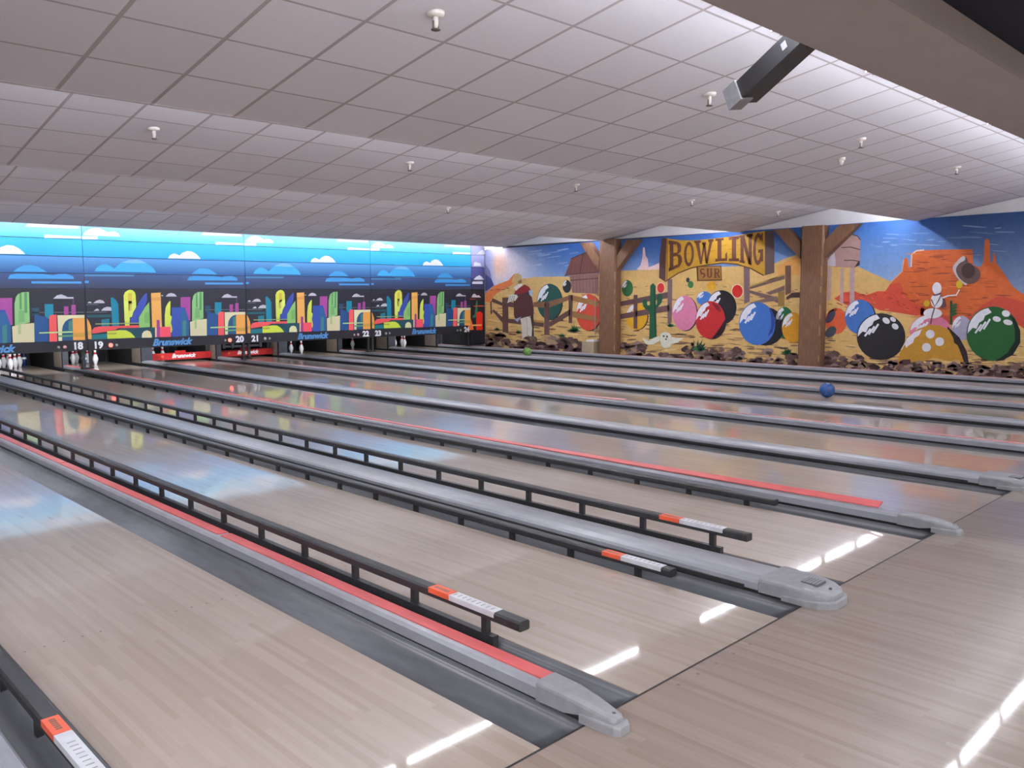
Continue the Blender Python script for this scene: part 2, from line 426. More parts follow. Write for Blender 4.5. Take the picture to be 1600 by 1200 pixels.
# ------------------------------------------------------------------ bumper rails
def bumper(x, raised, y0, label, group, n_post=31, tag_y=None):
    e = empty('bumper_rail', (x, y0, -.068), label, 'bumper rail', group)
    zt = .185 if raised else .062
    zb = zt-.042
    b = MB(); w = .03
    b.prism_y([(x-w, zb+.006), (x-w+.006, zb), (x+w-.006, zb), (x+w, zb+.006), (x+w, zt-.008), (x+w-.008, zt), (x-w+.008, zt), (x-w, zt-.008)], y0, 16.0, M['black'])
    rail = b.build('rail', e)
    if raised:
        b = MB(); b.box(x-.016, x+.016, y0+.17, 16.0, .0, .07, M['black']); b.build('base_bar', e)
    for k in range(n_post):
        y = y0+.23+k*.49
        if y > 15.8: break
        b = MB(); b.box(x-.012, x+.012, y-.017, y+.017, .07 if raised else -.066, zb+.002, M['black'])
        b.build('post', e)
        if raised:
            b = MB(); b.box(x-.010, x+.010, y-.028, y+.028, -.066, .0, M['black']); b.build('post_foot', e)
    if tag_y:
        ya, ym, yb = tag_y
        b = MB(); b.box(x-w-.0015, x+w-.006, ym, yb, zt-.022, zt+.0018, M['orange'])
        for k in range(6): b.box(x-.014, x+.006, ym+.03+k*.016, ym+.04+k*.016, zt+.0018, zt+.0024, M['dot'])
        o = sub(b, 'warning_label', rail, e); o['label'] = 'orange warning label with dark print'
        b = MB(); b.box(x-w-.0015, x+w-.006, ya, ym-.003, zt-.022, zt+.0018, M['silver'])
        for k in range(9): b.box(x-.016, x+.010, ya+.03+k*.03, ya+.036+k*.03, zt+.0018, zt+.0024, M['tape'])
        o = sub(b, 'instruction_label', rail, e); o['label'] = 'silver label with fine print'
    return e
G1 = 'raised bumper rails'; G2 = 'lowered bumper rails'
def ledge(j, side):
    return divx(j-1)+hw(j-1)+GW if side == 'l' else divx(j)-hw(j)-GW
bumper(ledge(1, 'l')-.125, True, .48, 'raised black bumper rail beside the red topped divider nearest the camera', G1, tag_y=(.63, .92, 1.06))
bumper(ledge(2, 'l')-.13, True, .48, 'raised black bumper rail behind the rounded end of the wide grey divider', G1, tag_y=(.63, .92, 1.06))
bumper(ledge(0, 'l')-.072, False, .68, 'lowered black bumper rail of the lane nearest the camera', G2, tag_y=(.74, 1.1, 1.24))
bumper(ledge(1, 'r')+.088, False, .64, 'lowered black bumper rail in front of the wide grey divider with rounded end', G2, tag_y=(.70, .97, 1.10))
bumper(ledge(2, 'r')+.085, False, 1.0, 'lowered black bumper rail in front of the divider whose red strip peels up', G2)

# ------------------------------------------------------------------ end of the lanes: pits, pins
NUM = {i: f'{17+i}' for i in range(9)}       # lane right of divider i
for i in range(0, 9):
    x = divx(i); w = .115 if wide(i) else .055
    name = 'between number twenty four and the painted wall' if i == 8 else f'between numbers {NW[16+i]} and {NW[17+i]}' if 16+i >= 18 else ('just before number eighteen' if i == 1 else 'two pits before number eighteen')
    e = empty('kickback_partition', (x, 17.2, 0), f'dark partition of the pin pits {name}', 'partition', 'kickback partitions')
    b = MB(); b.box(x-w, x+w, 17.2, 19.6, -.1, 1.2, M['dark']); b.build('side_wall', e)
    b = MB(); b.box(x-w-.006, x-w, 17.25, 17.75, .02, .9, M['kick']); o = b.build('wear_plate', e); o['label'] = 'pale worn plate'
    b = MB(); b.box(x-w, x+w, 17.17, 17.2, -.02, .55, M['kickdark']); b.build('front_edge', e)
for j in range(2, 9):
    xl = divx(j-1); xr = divx(j)
    b = MB(); b.box(xl+.14, xr-.14, 19.2, 19.24, -.12, 1.3, M['dark'])
    for k in range(8):
        xx = xl+.2+k*(xr-xl-.4)/7; b.box(xx-.012, xx+.012, 19.185, 19.2, -.12, 1.3, M['black'])
    props(b.build('pit_curtain'), f'black pit curtain behind the pins under number {NW[16+j]}', 'curtain', 'pit curtains')

for j in range(2, 9):                       # the pin lamps inside the machines
    pw = {2: 9, 3: 9, 4: 6, 5: 2, 6: 6, 7: 1.2, 8: 6}[j]
    ld = bpy.data.lights.new('pin_lamp', 'AREA'); ld.shape = 'RECTANGLE'; ld.size = .9; ld.size_y = .08; ld.energy = pw; ld.color = (.94, .96, 1)
    lo = bpy.data.objects.new('pin_lamp', ld); C.objects.link(lo); lo.location = (divx(j-1)+PITCH/2, 16.3, .95)
    lo.rotation_euler = (math.radians(62), 0, 0)
b = MB(); b.box(13.5, 13.54, 15.9, 17.16, .0, 1.25, M['dark'])
for k in range(4): b.box(13.49, 13.5, 15.95+k*.38, 15.98+k*.38, .0, 1.25, M['black'])
props(b.build('side_panel'), 'black side panel under the narrow board beside number twenty four', 'panel')
PINPROF = [(.026, 0), (.030, .006), (.045, .06), (.058, .10), (.0605, .118), (.057, .15), (.042, .19), (.030, .225), (.0235, .255), (.0228, .268), (.0245, .29), (.0315, .33), (.0325, .345), (.028, .366), (.016, .379), (.004, .381)]
def pin_proto(kind):
    b = MB()
    def mf(j):
        z = (PINPROF[j][1]+PINPROF[j+1][1])/2
        if kind == 'white': return M['pinred'] if .235 < z < .27 else M['pin']
        if kind == 'blue': return M['pin'] if z > .29 or .1 < z < .14 else M['pinblue']
        return M['pinnavy'] if not .15 < z < .2 else M['pin']
    b.lathe(PINPROF, M['pin'], 14, None, mf)
    return b.build('bowling_pin')
PW = pin_proto('white'); PB = pin_proto('blue'); PN = pin_proto('navy'); used = set()
def put(proto, x, y, label, group, rot=None, z=0.0):
    if proto.name in used:
        o = proto.copy(); C.objects.link(o)
    else: o = proto; used.add(proto.name)
    o.location = (x, y, z); props(o, label, 'bowling pin', group)
    if rot: o.rotation_euler = rot
    return o
HY = 17.95
SP = {1: (0, 0), 2: (-.1525, 1), 3: (.1525, 1), 4: (-.305, 2), 5: (0, 2), 6: (.305, 2), 7: (-.4575, 3), 8: (-.1525, 3), 9: (.1525, 3), 10: (.4575, 3)}
def spot(lane, k):
    c = divx(lane-17)+PITCH/2; x, r = SP[k]
    return c+x, HY+r*.264
PL = {1: 'front pin of the triangle', 2: 'left pin of the second row', 3: 'right pin of the second row', 4: 'left end pin of the third row', 5: 'middle pin of the third row', 6: 'right end pin of the third row', 7: 'left end pin of the back row', 8: 'inner left pin of the back row', 9: 'inner right pin of the back row', 10: 'right end pin of the back row'}
for k in (1, 2, 3, 4, 5, 6, 7, 8, 9): put(PW, *spot(18, k), f'white pin under number eighteen, {PL[k]}', 'pins on the lane under number 18')
put(PN, *spot(18, 10), 'dark blue bowling pin with pale band beside the white pins under number eighteen', 'pins on the lane under number 18')
for k in (1, 4, 7, 8, 5): put(PW, *spot(19, k), f'white pin under number nineteen, {PL[k]}', 'pins on the lane under number 19')
put(PB, *spot(19, 2), 'blue and white bowling pin beside the front pin under number nineteen', 'pins on the lane under number 19')
put(PW, hit(239, 555, 1, 18.1).x, 18.1, 'white pin standing behind the left end of the left red sweep bar', 'pins behind the red sweep bar under number 20')
put(PW, hit(254, 555, 1, 18.1).x, 18.1, 'white pin right of another behind the left red sweep bar', 'pins behind the red sweep bar under number 20')
put(PW, hit(455, 550, 1, 18.1).x, 18.1, 'left one of two white pins under the logo left of number twenty two', 'pins on the lane under number 22')
put(PW, hit(471, 550, 1, 17.8).x, 17.8, 'right one of two white pins under the logo left of number twenty two', 'pins on the lane under number 22')
put(PW, hit(551, 545, 1, 18.5).x, 18.5, 'single white pin standing in the dark pit under number twenty three', 'pins in the dark pits')
put(PW, hit(617, 541, 1, 18.0).x, 18.0, 'white pin standing left of a white pin under the logo left of number twenty four', 'pins on the lane under number 24')
put(PW, hit(632, 541, 1, 17.9).x, 17.9, 'white pin at the right under the logo left of number twenty four', 'pins on the lane under number 24')
put(PW, hit(628, 541, 1, 18.25).x, 18.25, 'shaded white pin right behind another under the logo left of number twenty four', 'pins on the lane under number 24')
px = hit(617, 541, 1, 18.0).x
put(PW, px-.40, 18.02, 'tilted white pin falling against a standing pin left of number twenty four', 'pins on the lane under number 24', rot=(0, math.radians(52), 0), z=.035)

# balls
def ball(name, x, y, m, label):
    e = empty(name, (x, y, .1085), label, 'bowling ball')
    b = MB(); bmesh.ops.create_uvsphere(b.bm, u_segments=24, v_segments=16, radius=.108, matrix=Matrix.Translation((x, y, .1085)))
    b.mi(m)
    for f in b.bm.faces: f.smooth = True
    b.build('shell', e)
    for a, t in ((.5, .25), (.9, .25), (.7, .6)):
        d = Vector((math.sin(t)*math.cos(a*3), math.sin(t)*math.sin(a*3)*-1, math.cos(t)))
        mt = Matrix.Translation(Vector((x, y, .1085))+d*.1083) @ d.to_track_quat('Z', 'Y').to_matrix().to_4x4()
        b = MB(); b.lathe([(.012, -.004), (.012, .0006)], M['dark'], 10, mt); b.build('finger_hole', e)
ball('bowling_ball', 9.46, 3.6, M['ballblue'], 'blue bowling ball rolling down the sixth lane from the camera'.replace('sixth', 'seventh'))
ball('bowling_ball', 12.42, 12.6, M['ballgreen'], 'light green bowling ball rolling down the lane beside the painted wall')

# ------------------------------------------------------------------ text helper
def text_mesh(txt, size, mtx, name, m, parent, shear=0, offset=0, depth=.004):
    cu = bpy.data.curves.new(name, 'FONT'); cu.body = txt; cu.size = size; cu.shear = shear; cu.offset = offset; cu.extrude = depth
    cu.align_x = 'CENTER'; cu.align_y = 'CENTER'; cu.resolution_u = 3
    t = bpy.data.objects.new(name, cu); C.objects.link(t)
    bpy.context.view_layer.update()
    dg = bpy.context.evaluated_depsgraph_get()
    me = bpy.data.meshes.new_from_object(t.evaluated_get(dg)); me.name = name
    bpy.data.objects.remove(t)
    me.transform(Matrix.Translation(-Vector(parent.location)) @ mtx)
    me.materials.clear(); me.materials.append(m)
    o = bpy.data.objects.new(name, me); C.objects.link(o); o.parent = parent
    return o
FACE = Matrix.Rotation(math.pi/2, 4, 'X')      # text upright, facing -y

# ------------------------------------------------------------------ painted / printed boards
class Art:
    """flat paint shapes on a wall plane, in thin coats, with a colour per corner"""
    def __init__(s, ax, val, sgn, gain):
        s.ax, s.val, s.sgn, s.gain = ax, val, sgn, gain
        s.bm = bmesh.new(); s.cl = s.bm.loops.layers.float_color.new('paint')
        s.shift = 0.0; s.clip = None
    def P(s, u, v, layer):
        p = hit(u, v, s.ax, s.val); p[s.ax] += s.sgn*layer*.0007
        p.x += s.shift
        if s.ax == 0: p.y = min(p.y, MY-.003)
        if s.clip: p.x = min(max(p.x, s.clip[0]), s.clip[1])
        return p
    def poly(s, layer, col, pts, frame=None, smooth=False):
        if frame: pts = [(frame[0]+x/frame[2], frame[1]+y/frame[2]) for x, y in pts]
        if smooth: pts = catmull(pts)
        V = []
        for u, v in pts:
            p = s.P(u, v, layer)
            if not V or (p-V[-1]).length > 1e-5: V.append(p)
        if len(V) > 2 and (V[0]-V[-1]).length < 1e-5: V.pop()
        if len(V) < 3: return
        try: f = s.bm.faces.new([s.bm.verts.new(p) for p in V])
        except ValueError: return
        c = lin(col, s.gain)+(1,)
        for l in f.loops: l[s.cl] = c
    def ell(s, layer, col, cx, cy, rx, ry, frame=None, n=28, rot=0, a0=0, a1=360):
        pts = []
        for k in range(n):
            a = math.radians(a0+(a1-a0)*k/(n if a1-a0 >= 360 else n-1)); x, y = rx*math.cos(a), ry*math.sin(a)
            c, t = math.cos(rot), math.sin(rot); pts.append((cx+x*c-y*t, cy+x*t+y*c))
        s.poly(layer, col, pts, frame)
    def stroke(s, layer, col, pts, w, frame=None):
        L = []; R = []
        for i, (x, y) in enumerate(pts):
            a = pts[max(0, i-1)]; c = pts[min(len(pts)-1, i+1)]
            d = math.hypot(c[0]-a[0], c[1]-a[1]) or 1; nx, ny = -(c[1]-a[1])/d, (c[0]-a[0])/d
            k = w/2; L.append((x+nx*k, y+ny*k)); R.append((x-nx*k, y-ny*k))
        s.poly(layer, col, L+R[::-1], frame)
    def grid(s, layer, us, vfun, nv, cfun):
        rows = []
        for u in us:
            va, vb = vfun(u); rows.append([(u, va+(vb-va)*k/nv) for k in range(nv+1)])
        for a, c in zip(rows, rows[1:]):
            for k in range(nv):
                q = [a[k], c[k], c[k+1], a[k+1]]
                f = s.bm.faces.new([s.bm.verts.new(s.P(u, v, layer)) for u, v in q])
                for l, (u, v) in zip(f.loops, q): l[s.cl] = lin(cfun(u, v), s.gain)+(1,)
    def quad_world(s, layer, x0, x1, z0, z1, ca, cb):
        y = s.val+s.sgn*layer*.0007
        f = s.bm.faces.new([s.bm.verts.new(p) for p in ((x0, y, z0), (x1, y, z0), (x1, y, z1), (x0, y, z1))])
        for l, c in zip(f.loops, (cb, cb, ca, ca)): l[s.cl] = lin(c, s.gain)+(1,)
    def back(s, x0, x1, y0, y1, z0, z1, col):
        V = [s.bm.verts.new((x, y, z)) for z in (z0, z1) for y in (y0, y1) for x in (x0, x1)]
        for q in ((0, 2, 3, 1), (4, 5, 7, 6), (0, 1, 5, 4), (2, 6, 7, 3), (0, 4, 6, 2), (1, 3, 7, 5)):
            f = s.bm.faces.new([V[k] for k in q])
            for l in f.loops: l[s.cl] = lin(col, s.gain)+(1,)
    def build(s, name, m, parent=None, origin=None):
        me = bpy.data.meshes.new(name)
        if parent is not None: origin = parent.location
        if origin is not None: bmesh.ops.translate(s.bm, verts=s.bm.verts, vec=-Vector(origin))
        s.bm.to_mesh(me); s.bm.free(); me.materials.append(m)
        o = bpy.data.objects.new(name, me); C.objects.link(o)
        if parent is not None: o.parent = parent
        elif origin is not None: o.location = origin
        return o
def catmull(P, n=5):
    out = []; L = len(P)
    for i in range(L):
        p0, p1, p2, p3 = P[i-1], P[i], P[(i+1) % L], P[(i+2) % L]
        for k in range(n):
            t = k/n
            out.append(tuple(.5*(2*p1[a]+(p2[a]-p0[a])*t+(2*p0[a]-5*p1[a]+4*p2[a]-p3[a])*t*t+(3*p1[a]-p0[a]-3*p2[a]+p3[a])*t**3) for a in (0, 1)))
    return out
def mixc(a, b, t):
    t = min(1, max(0, t)); return tuple(x+(y-x)*t for x, y in zip(a, b))

# ------------------------------------------------------------------ city boards over the pits
N1 = (120, 440, 11.43); N2 = (240, 440, 10.667); S1 = (120, 340, 10.9); S2 = (240, 350, 10.667); FR = (660, 440, 10)
CITY = []     # layer, colour, points, frame, smooth
def cty(l, c, p, fr, sm=False):
    if fr is N2: p = [(x+30 if x >= 1488 else x, y) for x, y in p]
    elif l == 2 and c[0] > 230 or l == 3 and c == (206, 160, 70): p = [(x-25 if x <= 108 else x, y) for x, y in p]
    CITY.append((l, c, p, fr, sm))
GREYC = (200, 196, 206)
cty(2, (236, 166, 76), [(105, 642), (160, 650), (215, 710), (250, 790), (262, 870), (265, 1030), (108, 1030)], N1)
cty(3, (206, 160, 70), [(108, 890), (262, 870), (265, 960), (108, 960)], N1)
cty(1, GREYC, [(190, 385), (215, 360), (245, 358), (272, 385)], N1)
cty(1, GREYC, [(290, 385), (350, 340), (410, 323), (470, 340), (502, 385)], N1)
cty(1, GREYC, [(300, 525), (350, 485), (385, 488), (402, 520)], N1)
cty(1, GREYC, [(430, 520), (480, 470), (540, 450), (600, 455), (640, 490), (640, 520)], N1)
cty(1, (88, 92, 106), [(150, 402), (380, 402), (380, 418), (150, 420)], N1)
cty(1, (104, 108, 116), [(105, 540), (540, 538), (540, 550), (105, 553)], N1)
cty(1, (30, 92, 102), [(120, 600), (610, 588), (610, 635), (120, 640)], N1)
cty(2, (22, 125, 145), [(440, 680), (580, 660), (580, 800), (440, 800)], N1)
cty(2, (15, 130, 158), [(605, 290), (640, 280), (700, 330), (740, 400), (757, 790), (632, 800)], N1)
cty(2, (216, 226, 80), [(835, 250), (860, 190), (910, 155), (950, 145), (1000, 155), (1035, 190), (1050, 240), (1060, 460), (1010, 540), (985, 630), (945, 640), (940, 805), (862, 805)], N1)
cty(3, (214, 188, 76), [(915, 205), (985, 205), (985, 345), (915, 345)], N1)
cty(3, (222, 236, 110), [(838, 345), (1056, 345), (1060, 460), (1010, 540), (985, 630), (945, 640), (944, 700), (852, 700)], N1)
cty(3, (222, 205, 100), [(920, 345), (985, 345), (975, 520), (930, 520)], N1)
cty(4, (60, 80, 172), [(950, 650), (1000, 630), (1000, 560), (1060, 480), (1100, 380), (1180, 260), (1240, 200), (1255, 220), (1250, 350), (1200, 470), (1140, 580), (1112, 640), (1112, 740), (950, 740)], N1)
cty(5, (142, 196, 112), [(1110, 640), (1150, 570), (1220, 450), (1292, 365), (1306, 812), (1110, 824)], N1)
for k in range(3): cty(6, (106, 162, 92), [(1215+k*28, 560-k*10), (1228+k*28, 560-k*10), (1228+k*28, 740), (1215+k*28, 740)], N1)
cty(3, (236, 90, 92), [(270, 870), (310, 822), (400, 802), (1108, 780), (1108, 826), (740, 832), (690, 862), (540, 892), (400, 912), (275, 930)], N1)
cty(6, (156, 172, 116), [(330, 748), (1108, 735), (1108, 750), (330, 766)], N1)
cty(4, (34, 78, 92), [(700, 850), (1392, 815), (1392, 1002), (1000, 1004), (860, 872)], N1)
cty(4, (30, 122, 132), [(265, 950), (540, 930), (540, 1022), (265, 1034)], N1)
cty(5, (206, 222, 76), [(540, 890), (780, 865), (880, 870), (960, 910), (1010, 960), (1042, 1002), (545, 1022)], N1)
cty(6, (168, 178, 72), [(545, 915), (700, 905), (715, 930), (690, 945), (545, 945)], N1)
cty(5, (228, 222, 172), [(1160, 1002), (1165, 930), (1200, 885), (1255, 870), (1310, 890), (1338, 950), (1340, 1000)], N1)
cty(3, (240, 178, 92), [(1325, 205), (1495, 195), (1520, 812), (1345, 822)], N1)
cty(4, (226, 164, 84), [(1328, 290), (1500, 275), (1502, 340), (1330, 345)], N1)
cty(5, (236, 196, 150), [(1395, 822), (1430, 820), (1430, 992), (1398, 994)], N1)
cty(6, (160, 70, 142), [(1425, 682), (1478, 690), (1484, 990), (1425, 994)], N1)
cty(5, (246, 90, 106), [(105, 755), (280, 750), (288, 920), (100, 925)], N2)
cty(4, (216, 226, 92), [(185, 735), (185, 560), (200, 430), (230, 370), (265, 325), (280, 330), (275, 560), (300, 580), (300, 640), (285, 690), (312, 770), (312, 850), (280, 850), (275, 760), (190, 752)], N2)
cty(5, (56, 84, 168), [(300, 430), (520, 430), (592, 660), (592, 905), (325, 920), (285, 900), (312, 800), (287, 680), (302, 600)], N2)
cty(6, (44, 98, 150), [(450, 470), (530, 470), (592, 660), (592, 905), (450, 905)], N2)
cty(3, (168, 76, 152), [(450, 260), (612, 256), (612, 652), (560, 640), (520, 430), (450, 430)], N2)
cty(7, (66, 132, 132), [(480, 660), (540, 640), (540, 908), (480, 912)], N2)
cty(3, (142, 196, 126), [(640, 340), (660, 240), (690, 200), (740, 175), (825, 170), (830, 612), (640, 668)], N2)
cty(4, (92, 150, 96), [(705, 190), (730, 186), (730, 425), (705, 425)], N2)
cty(4, (92, 150, 96), [(765, 180), (800, 178), (800, 475), (765, 475)], N2)
cty(4, (122, 178, 112), [(690, 440), (765, 440), (765, 600), (690, 610)], N2)
cty(5, (222, 214, 172), [(605, 670), (650, 662), (690, 640), (885, 620), (886, 900), (612, 906)], N2)
cty(6, (176, 196, 132), [(680, 640), (718, 640), (718, 782), (680, 784)], N2)
cty(2, (38, 82, 138), [(890, 500), (1064, 540), (1064, 892), (890, 896)], N2)
cty(1, (40, 76, 96), [(860, 400), (950, 400), (950, 505), (860, 505)], N2)
cty(3, (20, 136, 162), [(1020, 345), (1130, 345), (1130, 545), (1064, 560), (1020, 520)], N2)
cty(1, (100, 104, 112), [(860, 462), (1490, 462), (1490, 474), (860, 474)], N2)
cty(4, (242, 96, 98), [(1075, 530), (1100, 505), (1170, 500), (1176, 892), (1075, 894)], N2)
cty(4, (40, 86, 128), [(1180, 510), (1490, 505), (1490, 872), (1190, 880)], N2)
cty(5, (70, 130, 120), [(1320, 600), (1370, 580), (1370, 730), (1320, 730)], N2)
cty(6, (230, 224, 180), [(1180, 510), (1495, 505), (1495, 552), (1372, 552), (1322, 566), (1280, 600), (1248, 660), (1238, 720), (1236, 882), (1190, 884)], N2)
cty(6, (240, 170, 86), [(1372, 552), (1495, 548), (1500, 872), (1376, 874)], N2)
cty(7, (184, 218, 142), [(945, 757), (1370, 742), (1370, 764), (945, 776)], N2)
cty(7, (98, 160, 112), [(1190, 802), (1372, 794), (1372, 822), (1190, 828)], N2)
cty(7, (206, 160, 70), [(1376, 770), (1498, 764), (1499, 825), (1377, 830)], N2)
cty(2, (170, 76, 152), [(1265, 380), (1322, 380), (1322, 500), (1265, 500)], N2)
cty(2, (170, 76, 152), [(1360, 360), (1416, 360), (1416, 500), (1360, 500)], N2)
cty(2, (92, 60, 96), [(1378, 270), (1396, 270), (1398, 360), (1376, 360)], N2)
cty(1, GREYC, [(1130, 268), (1180, 220), (1235, 205), (1290, 230), (1310, 245), (1390, 245), (1390, 268)], N2)
cty(1, GREYC, [(200, 248), (240, 205), (290, 188), (350, 205), (386, 248)], N2)
cty(1, GREYC, [(118, 238), (140, 222), (168, 240)], N2)

SKY = []
def sky(l, c, p, fr): SKY.append((l, c, p, fr))
WHT = (250, 250, 255)
sky(2, WHT, [(100, 295), (150, 230), (230, 185), (310, 172), (390, 180), (460, 215), (530, 250), (590, 235), (650, 240), (710, 265), (742, 322), (400, 312)], S1)
sky(2, WHT, [(60, 310), (355, 316), (355, 370), (60, 368)], S1)
sky(2, WHT, [(790, 185), (830, 120), (840, 100), (1462, 140), (1466, 210)], S2)
sky(2, WHT, [(1030, 295), (1495, 320), (1495, 352), (1030, 346)], S2)
sky(2, (240, 240, 248), [(240, 575), (270, 520), (340, 490), (400, 510), (430, 525), (480, 480), (560, 450), (640, 460), (710, 500), (760, 550), (785, 582)], S2)
sky(2, (66, 172, 228), [(300, 915), (340, 850), (420, 800), (500, 795), (580, 830), (640, 870), (700, 810), (780, 750), (900, 720), (1000, 715), (1100, 730), (1220, 800), (1300, 860), (1350, 935)], S1)
sky(3, (126, 184, 236), [(760, 765), (880, 725), (1000, 717), (1100, 732), (1190, 782), (1000, 778)], S1)
sky(2, (72, 132, 178), [(120, 965), (970, 972), (970, 1000), (120, 1000)], S1)
sky(2, (66, 158, 218), [(630, 835), (680, 790), (760, 745), (850, 740), (940, 760), (1000, 800), (1060, 840)], S2)
sky(2, (66, 152, 216), [(560, 940), (590, 880), (680, 865), (1000, 870), (1140, 885), (1200, 870), (1300, 865), (1390, 900), (1400, 942)], S2)
sky(2, (72, 152, 216), [(855, 975), (1495, 978), (1495, 1008), (860, 1008)], S2)
sky(2, (66, 150, 210), [(60, 1075), (205, 1075), (205, 1115), (60, 1115)], S1)

GP = .95      # paint reflectance against the colour seen in the photo
WHICH = ['before number nineteen', 'from number nineteen to twenty', 'from number twenty one to twenty two', 'from number twenty three on']
ZB, ZT = .45, 1.655
SKZ = [(2.6, 2.98, (196, 232, 246), (92, 208, 250)), (2.27, 2.6, (66, 190, 244), (50, 172, 230)), (1.95, 2.27, (92, 158, 216), (46, 92, 150)), (1.655, 1.95, (62, 86, 134), (50, 60, 86))]
for k in range(4):
    x0 = PITCH*2*k; x1 = x0+PITCH*2
    x0 += .004; x1 -= .004
    e = empty('masking_board', ((x0+x1)/2, MY, ZB), f'black board with printed coloured city skyline {WHICH[k]}', 'masking board', 'city skyline boards')
    a = Art(1, MY, -1, GP); a.shift = PITCH*2*(k-1); a.clip = (x0, x1)
    a.back(x0, x1, MY, MY+.03, ZB, ZT, (42, 43, 55))
    a.quad_world(1, x0, x1, ZB, .60, (44, 43, 48), (44, 43, 48))
    for l, c, p, fr, sm in CITY: a.poly(l+1, c, p, fr, sm)
    a.build('city_print', M['print'], e)
    for num, nx in ((18+2*k-1, x0+.18), (18+2*k, x1-.185)):
        if num == 17: continue
        text_mesh(str(num), .185, Matrix.Translation((nx, MY-.008, .542)) @ FACE, 'lane_number', M['numwhite'], e, offset=.008)
        s = 1 if nx < (x0+x1)/2 else -1
        lit = num in (19, 20)
        for d, mm, rr in ((.235, 'lampred' if lit else 'lamppink' if num in (18, 22) else 'lamppale', .042 if lit else .034), (.345, 'lamppale', .026)):
            b = MB(); b.lathe([(rr+.008, 0), (rr+.008, .012)], M['black'], 14, Matrix.Translation((nx+s*d, MY-.008, .535)) @ Matrix.Rotation(math.pi/2, 4, 'X') @ Matrix.Translation((0, 0, -.006)))
            b.lathe([(rr, .012), (rr*.8, .026), (rr*.3, .031)], M[mm], 14, Matrix.Translation((nx+s*d, MY-.008, .535)) @ Matrix.Rotation(math.pi/2, 4, 'X') @ Matrix.Translation((0, 0, -.006)))
            o = b.build('indicator_lamp', e)
            if lit and rr > .03: o['label'] = 'glowing red lamp'
    text_mesh('Brunswick', .19, Matrix.Translation(((x0+x1)/2-.03, MY-.006, .545)) @ FACE, 'logo', M['logoblue'], e, shear=.35, offset=.008)
    # sky boards above
    e = empty('sky_board', ((x0+x1)/2, MY, ZT), f'blue boards with white clouds above the skyline {WHICH[k]}', 'sky board', 'blue sky boards')
    for q, (za, zb, ca, cb) in enumerate(SKZ):
        a = Art(1, MY, -1, GP*1.0); a.shift = PITCH*2*(k-1); a.clip = (x0, x1)
        a.back(x0, x1, MY, MY+.03, za+.005, zb-.005, mixc(ca, cb, .5)); a.quad_world(1, x0, x1, za+.012, zb-.012, ca, cb)
        for l, c, p, fr in SKY:
            zs = [hit(fr[0]+x/fr[2], fr[1]+y/fr[2], 1, MY).z for x, y in p]
            zm = (min(zs)+max(zs))/2
            if za <= zm < zb:
                # keep the print on its own board
                pp = []
                for x, y in p:
                    u, v = fr[0]+x/fr[2], fr[1]+y/fr[2]
                    pp.append((u, v))
                a.poly(l, c, pp)
        a.build('board', M['print'], e)
# legs of the boards
for i, x in ((0, 'at the left edge'), (2, 'under numbers eighteen and nineteen'), (4, 'under numbers twenty and twenty one'), (6, 'under numbers twenty two and twenty three'), (8, 'under number twenty four')):
    if i == 0: continue
    xx = divx(i)
    b = MB(); b.box(xx-.10, xx-.05, MY+.045, MY+.10, .115, ZB+.05, M['black']); b.box(xx+.03, xx+.08, MY+.045, MY+.10, .115, ZB+.05, M['black'])
    b.box(xx-.12, xx+.10, MY+.01, MY+.14, .09, .115, M['black'])
    props(b.build('board_stand'), f'black two legged stand of the skyline board {x}', 'stand', 'stands of the skyline boards')
# narrow board between the last number and the wall
e = empty('masking_board', (13.63, MY, ZB), 'narrow black board with red shapes between number twenty four and the painted wall', 'masking board', 'city skyline boards')
a = Art(1, MY, -1, GP); a.back(13.378, 13.868, MY, MY+.03, .125, ZT, (36, 36, 42))
for l, c, p in ((2, (240, 116, 52), [(715, 550), (740, 545), (770, 620), (800, 740), (805, 752), (715, 760)]), (2, (228, 46, 32), [(840, 500), (870, 470), (910, 470), (940, 500), (940, 752), (840, 758)]),
                (1, (60, 122, 82), [(840, 300), (860, 290), (862, 500), (830, 560), (785, 570), (785, 532), (815, 520)]), (1, GREYC, [(765, 245), (790, 200), (815, 188), (850, 220), (880, 212), (918, 248)]),
                (3, (230, 90, 60), [(800, 378), (968, 374), (968, 388), (800, 390)]), (3, (130, 50, 46), [(720, 262), (840, 268), (840, 282), (750, 284)]), (3, (240, 180, 90), [(775, 672), (925, 668), (925, 690), (775, 694)])):
    a.poly(l, c, p, FR)
a.build('city_print', M['print'], e)
e = empty('sky_board', (13.63, MY, ZT), 'narrow lavender boards with small clouds beside the painted wall', 'sky board', 'blue sky boards')
SK5 = [(200, 204, 236), (176, 182, 226), (84, 88, 150), (62, 62, 92)]
for q, (za, zb, ca, cb) in enumerate(SKZ):
    a = Art(1, MY, -1, GP*.9); a.back(13.378, 13.868, MY, MY+.03, za+.005, zb-.005, SK5[q]); a.quad_world(1, 13.378, 13.868, za+.01, zb-.01, SK5[q], mixc(SK5[q], (90, 90, 130), .25))
    F5 = (700, 360, 10)
    for qq, p in ((0, [(450, 375), (480, 340), (500, 320), (540, 300), (575, 330), (582, 372)]), (1, [(400, 558), (405, 510), (430, 490), (470, 510), (500, 505), (522, 560)]), (2, [(400, 770), (440, 725), (490, 700), (535, 730), (560, 772)]), (3, [(375, 835), (385, 800), (540, 795), (545, 838)])):
        if qq == q: a.poly(2, (236, 238, 250), p, F5)
    a.build('board', M['print'], e)

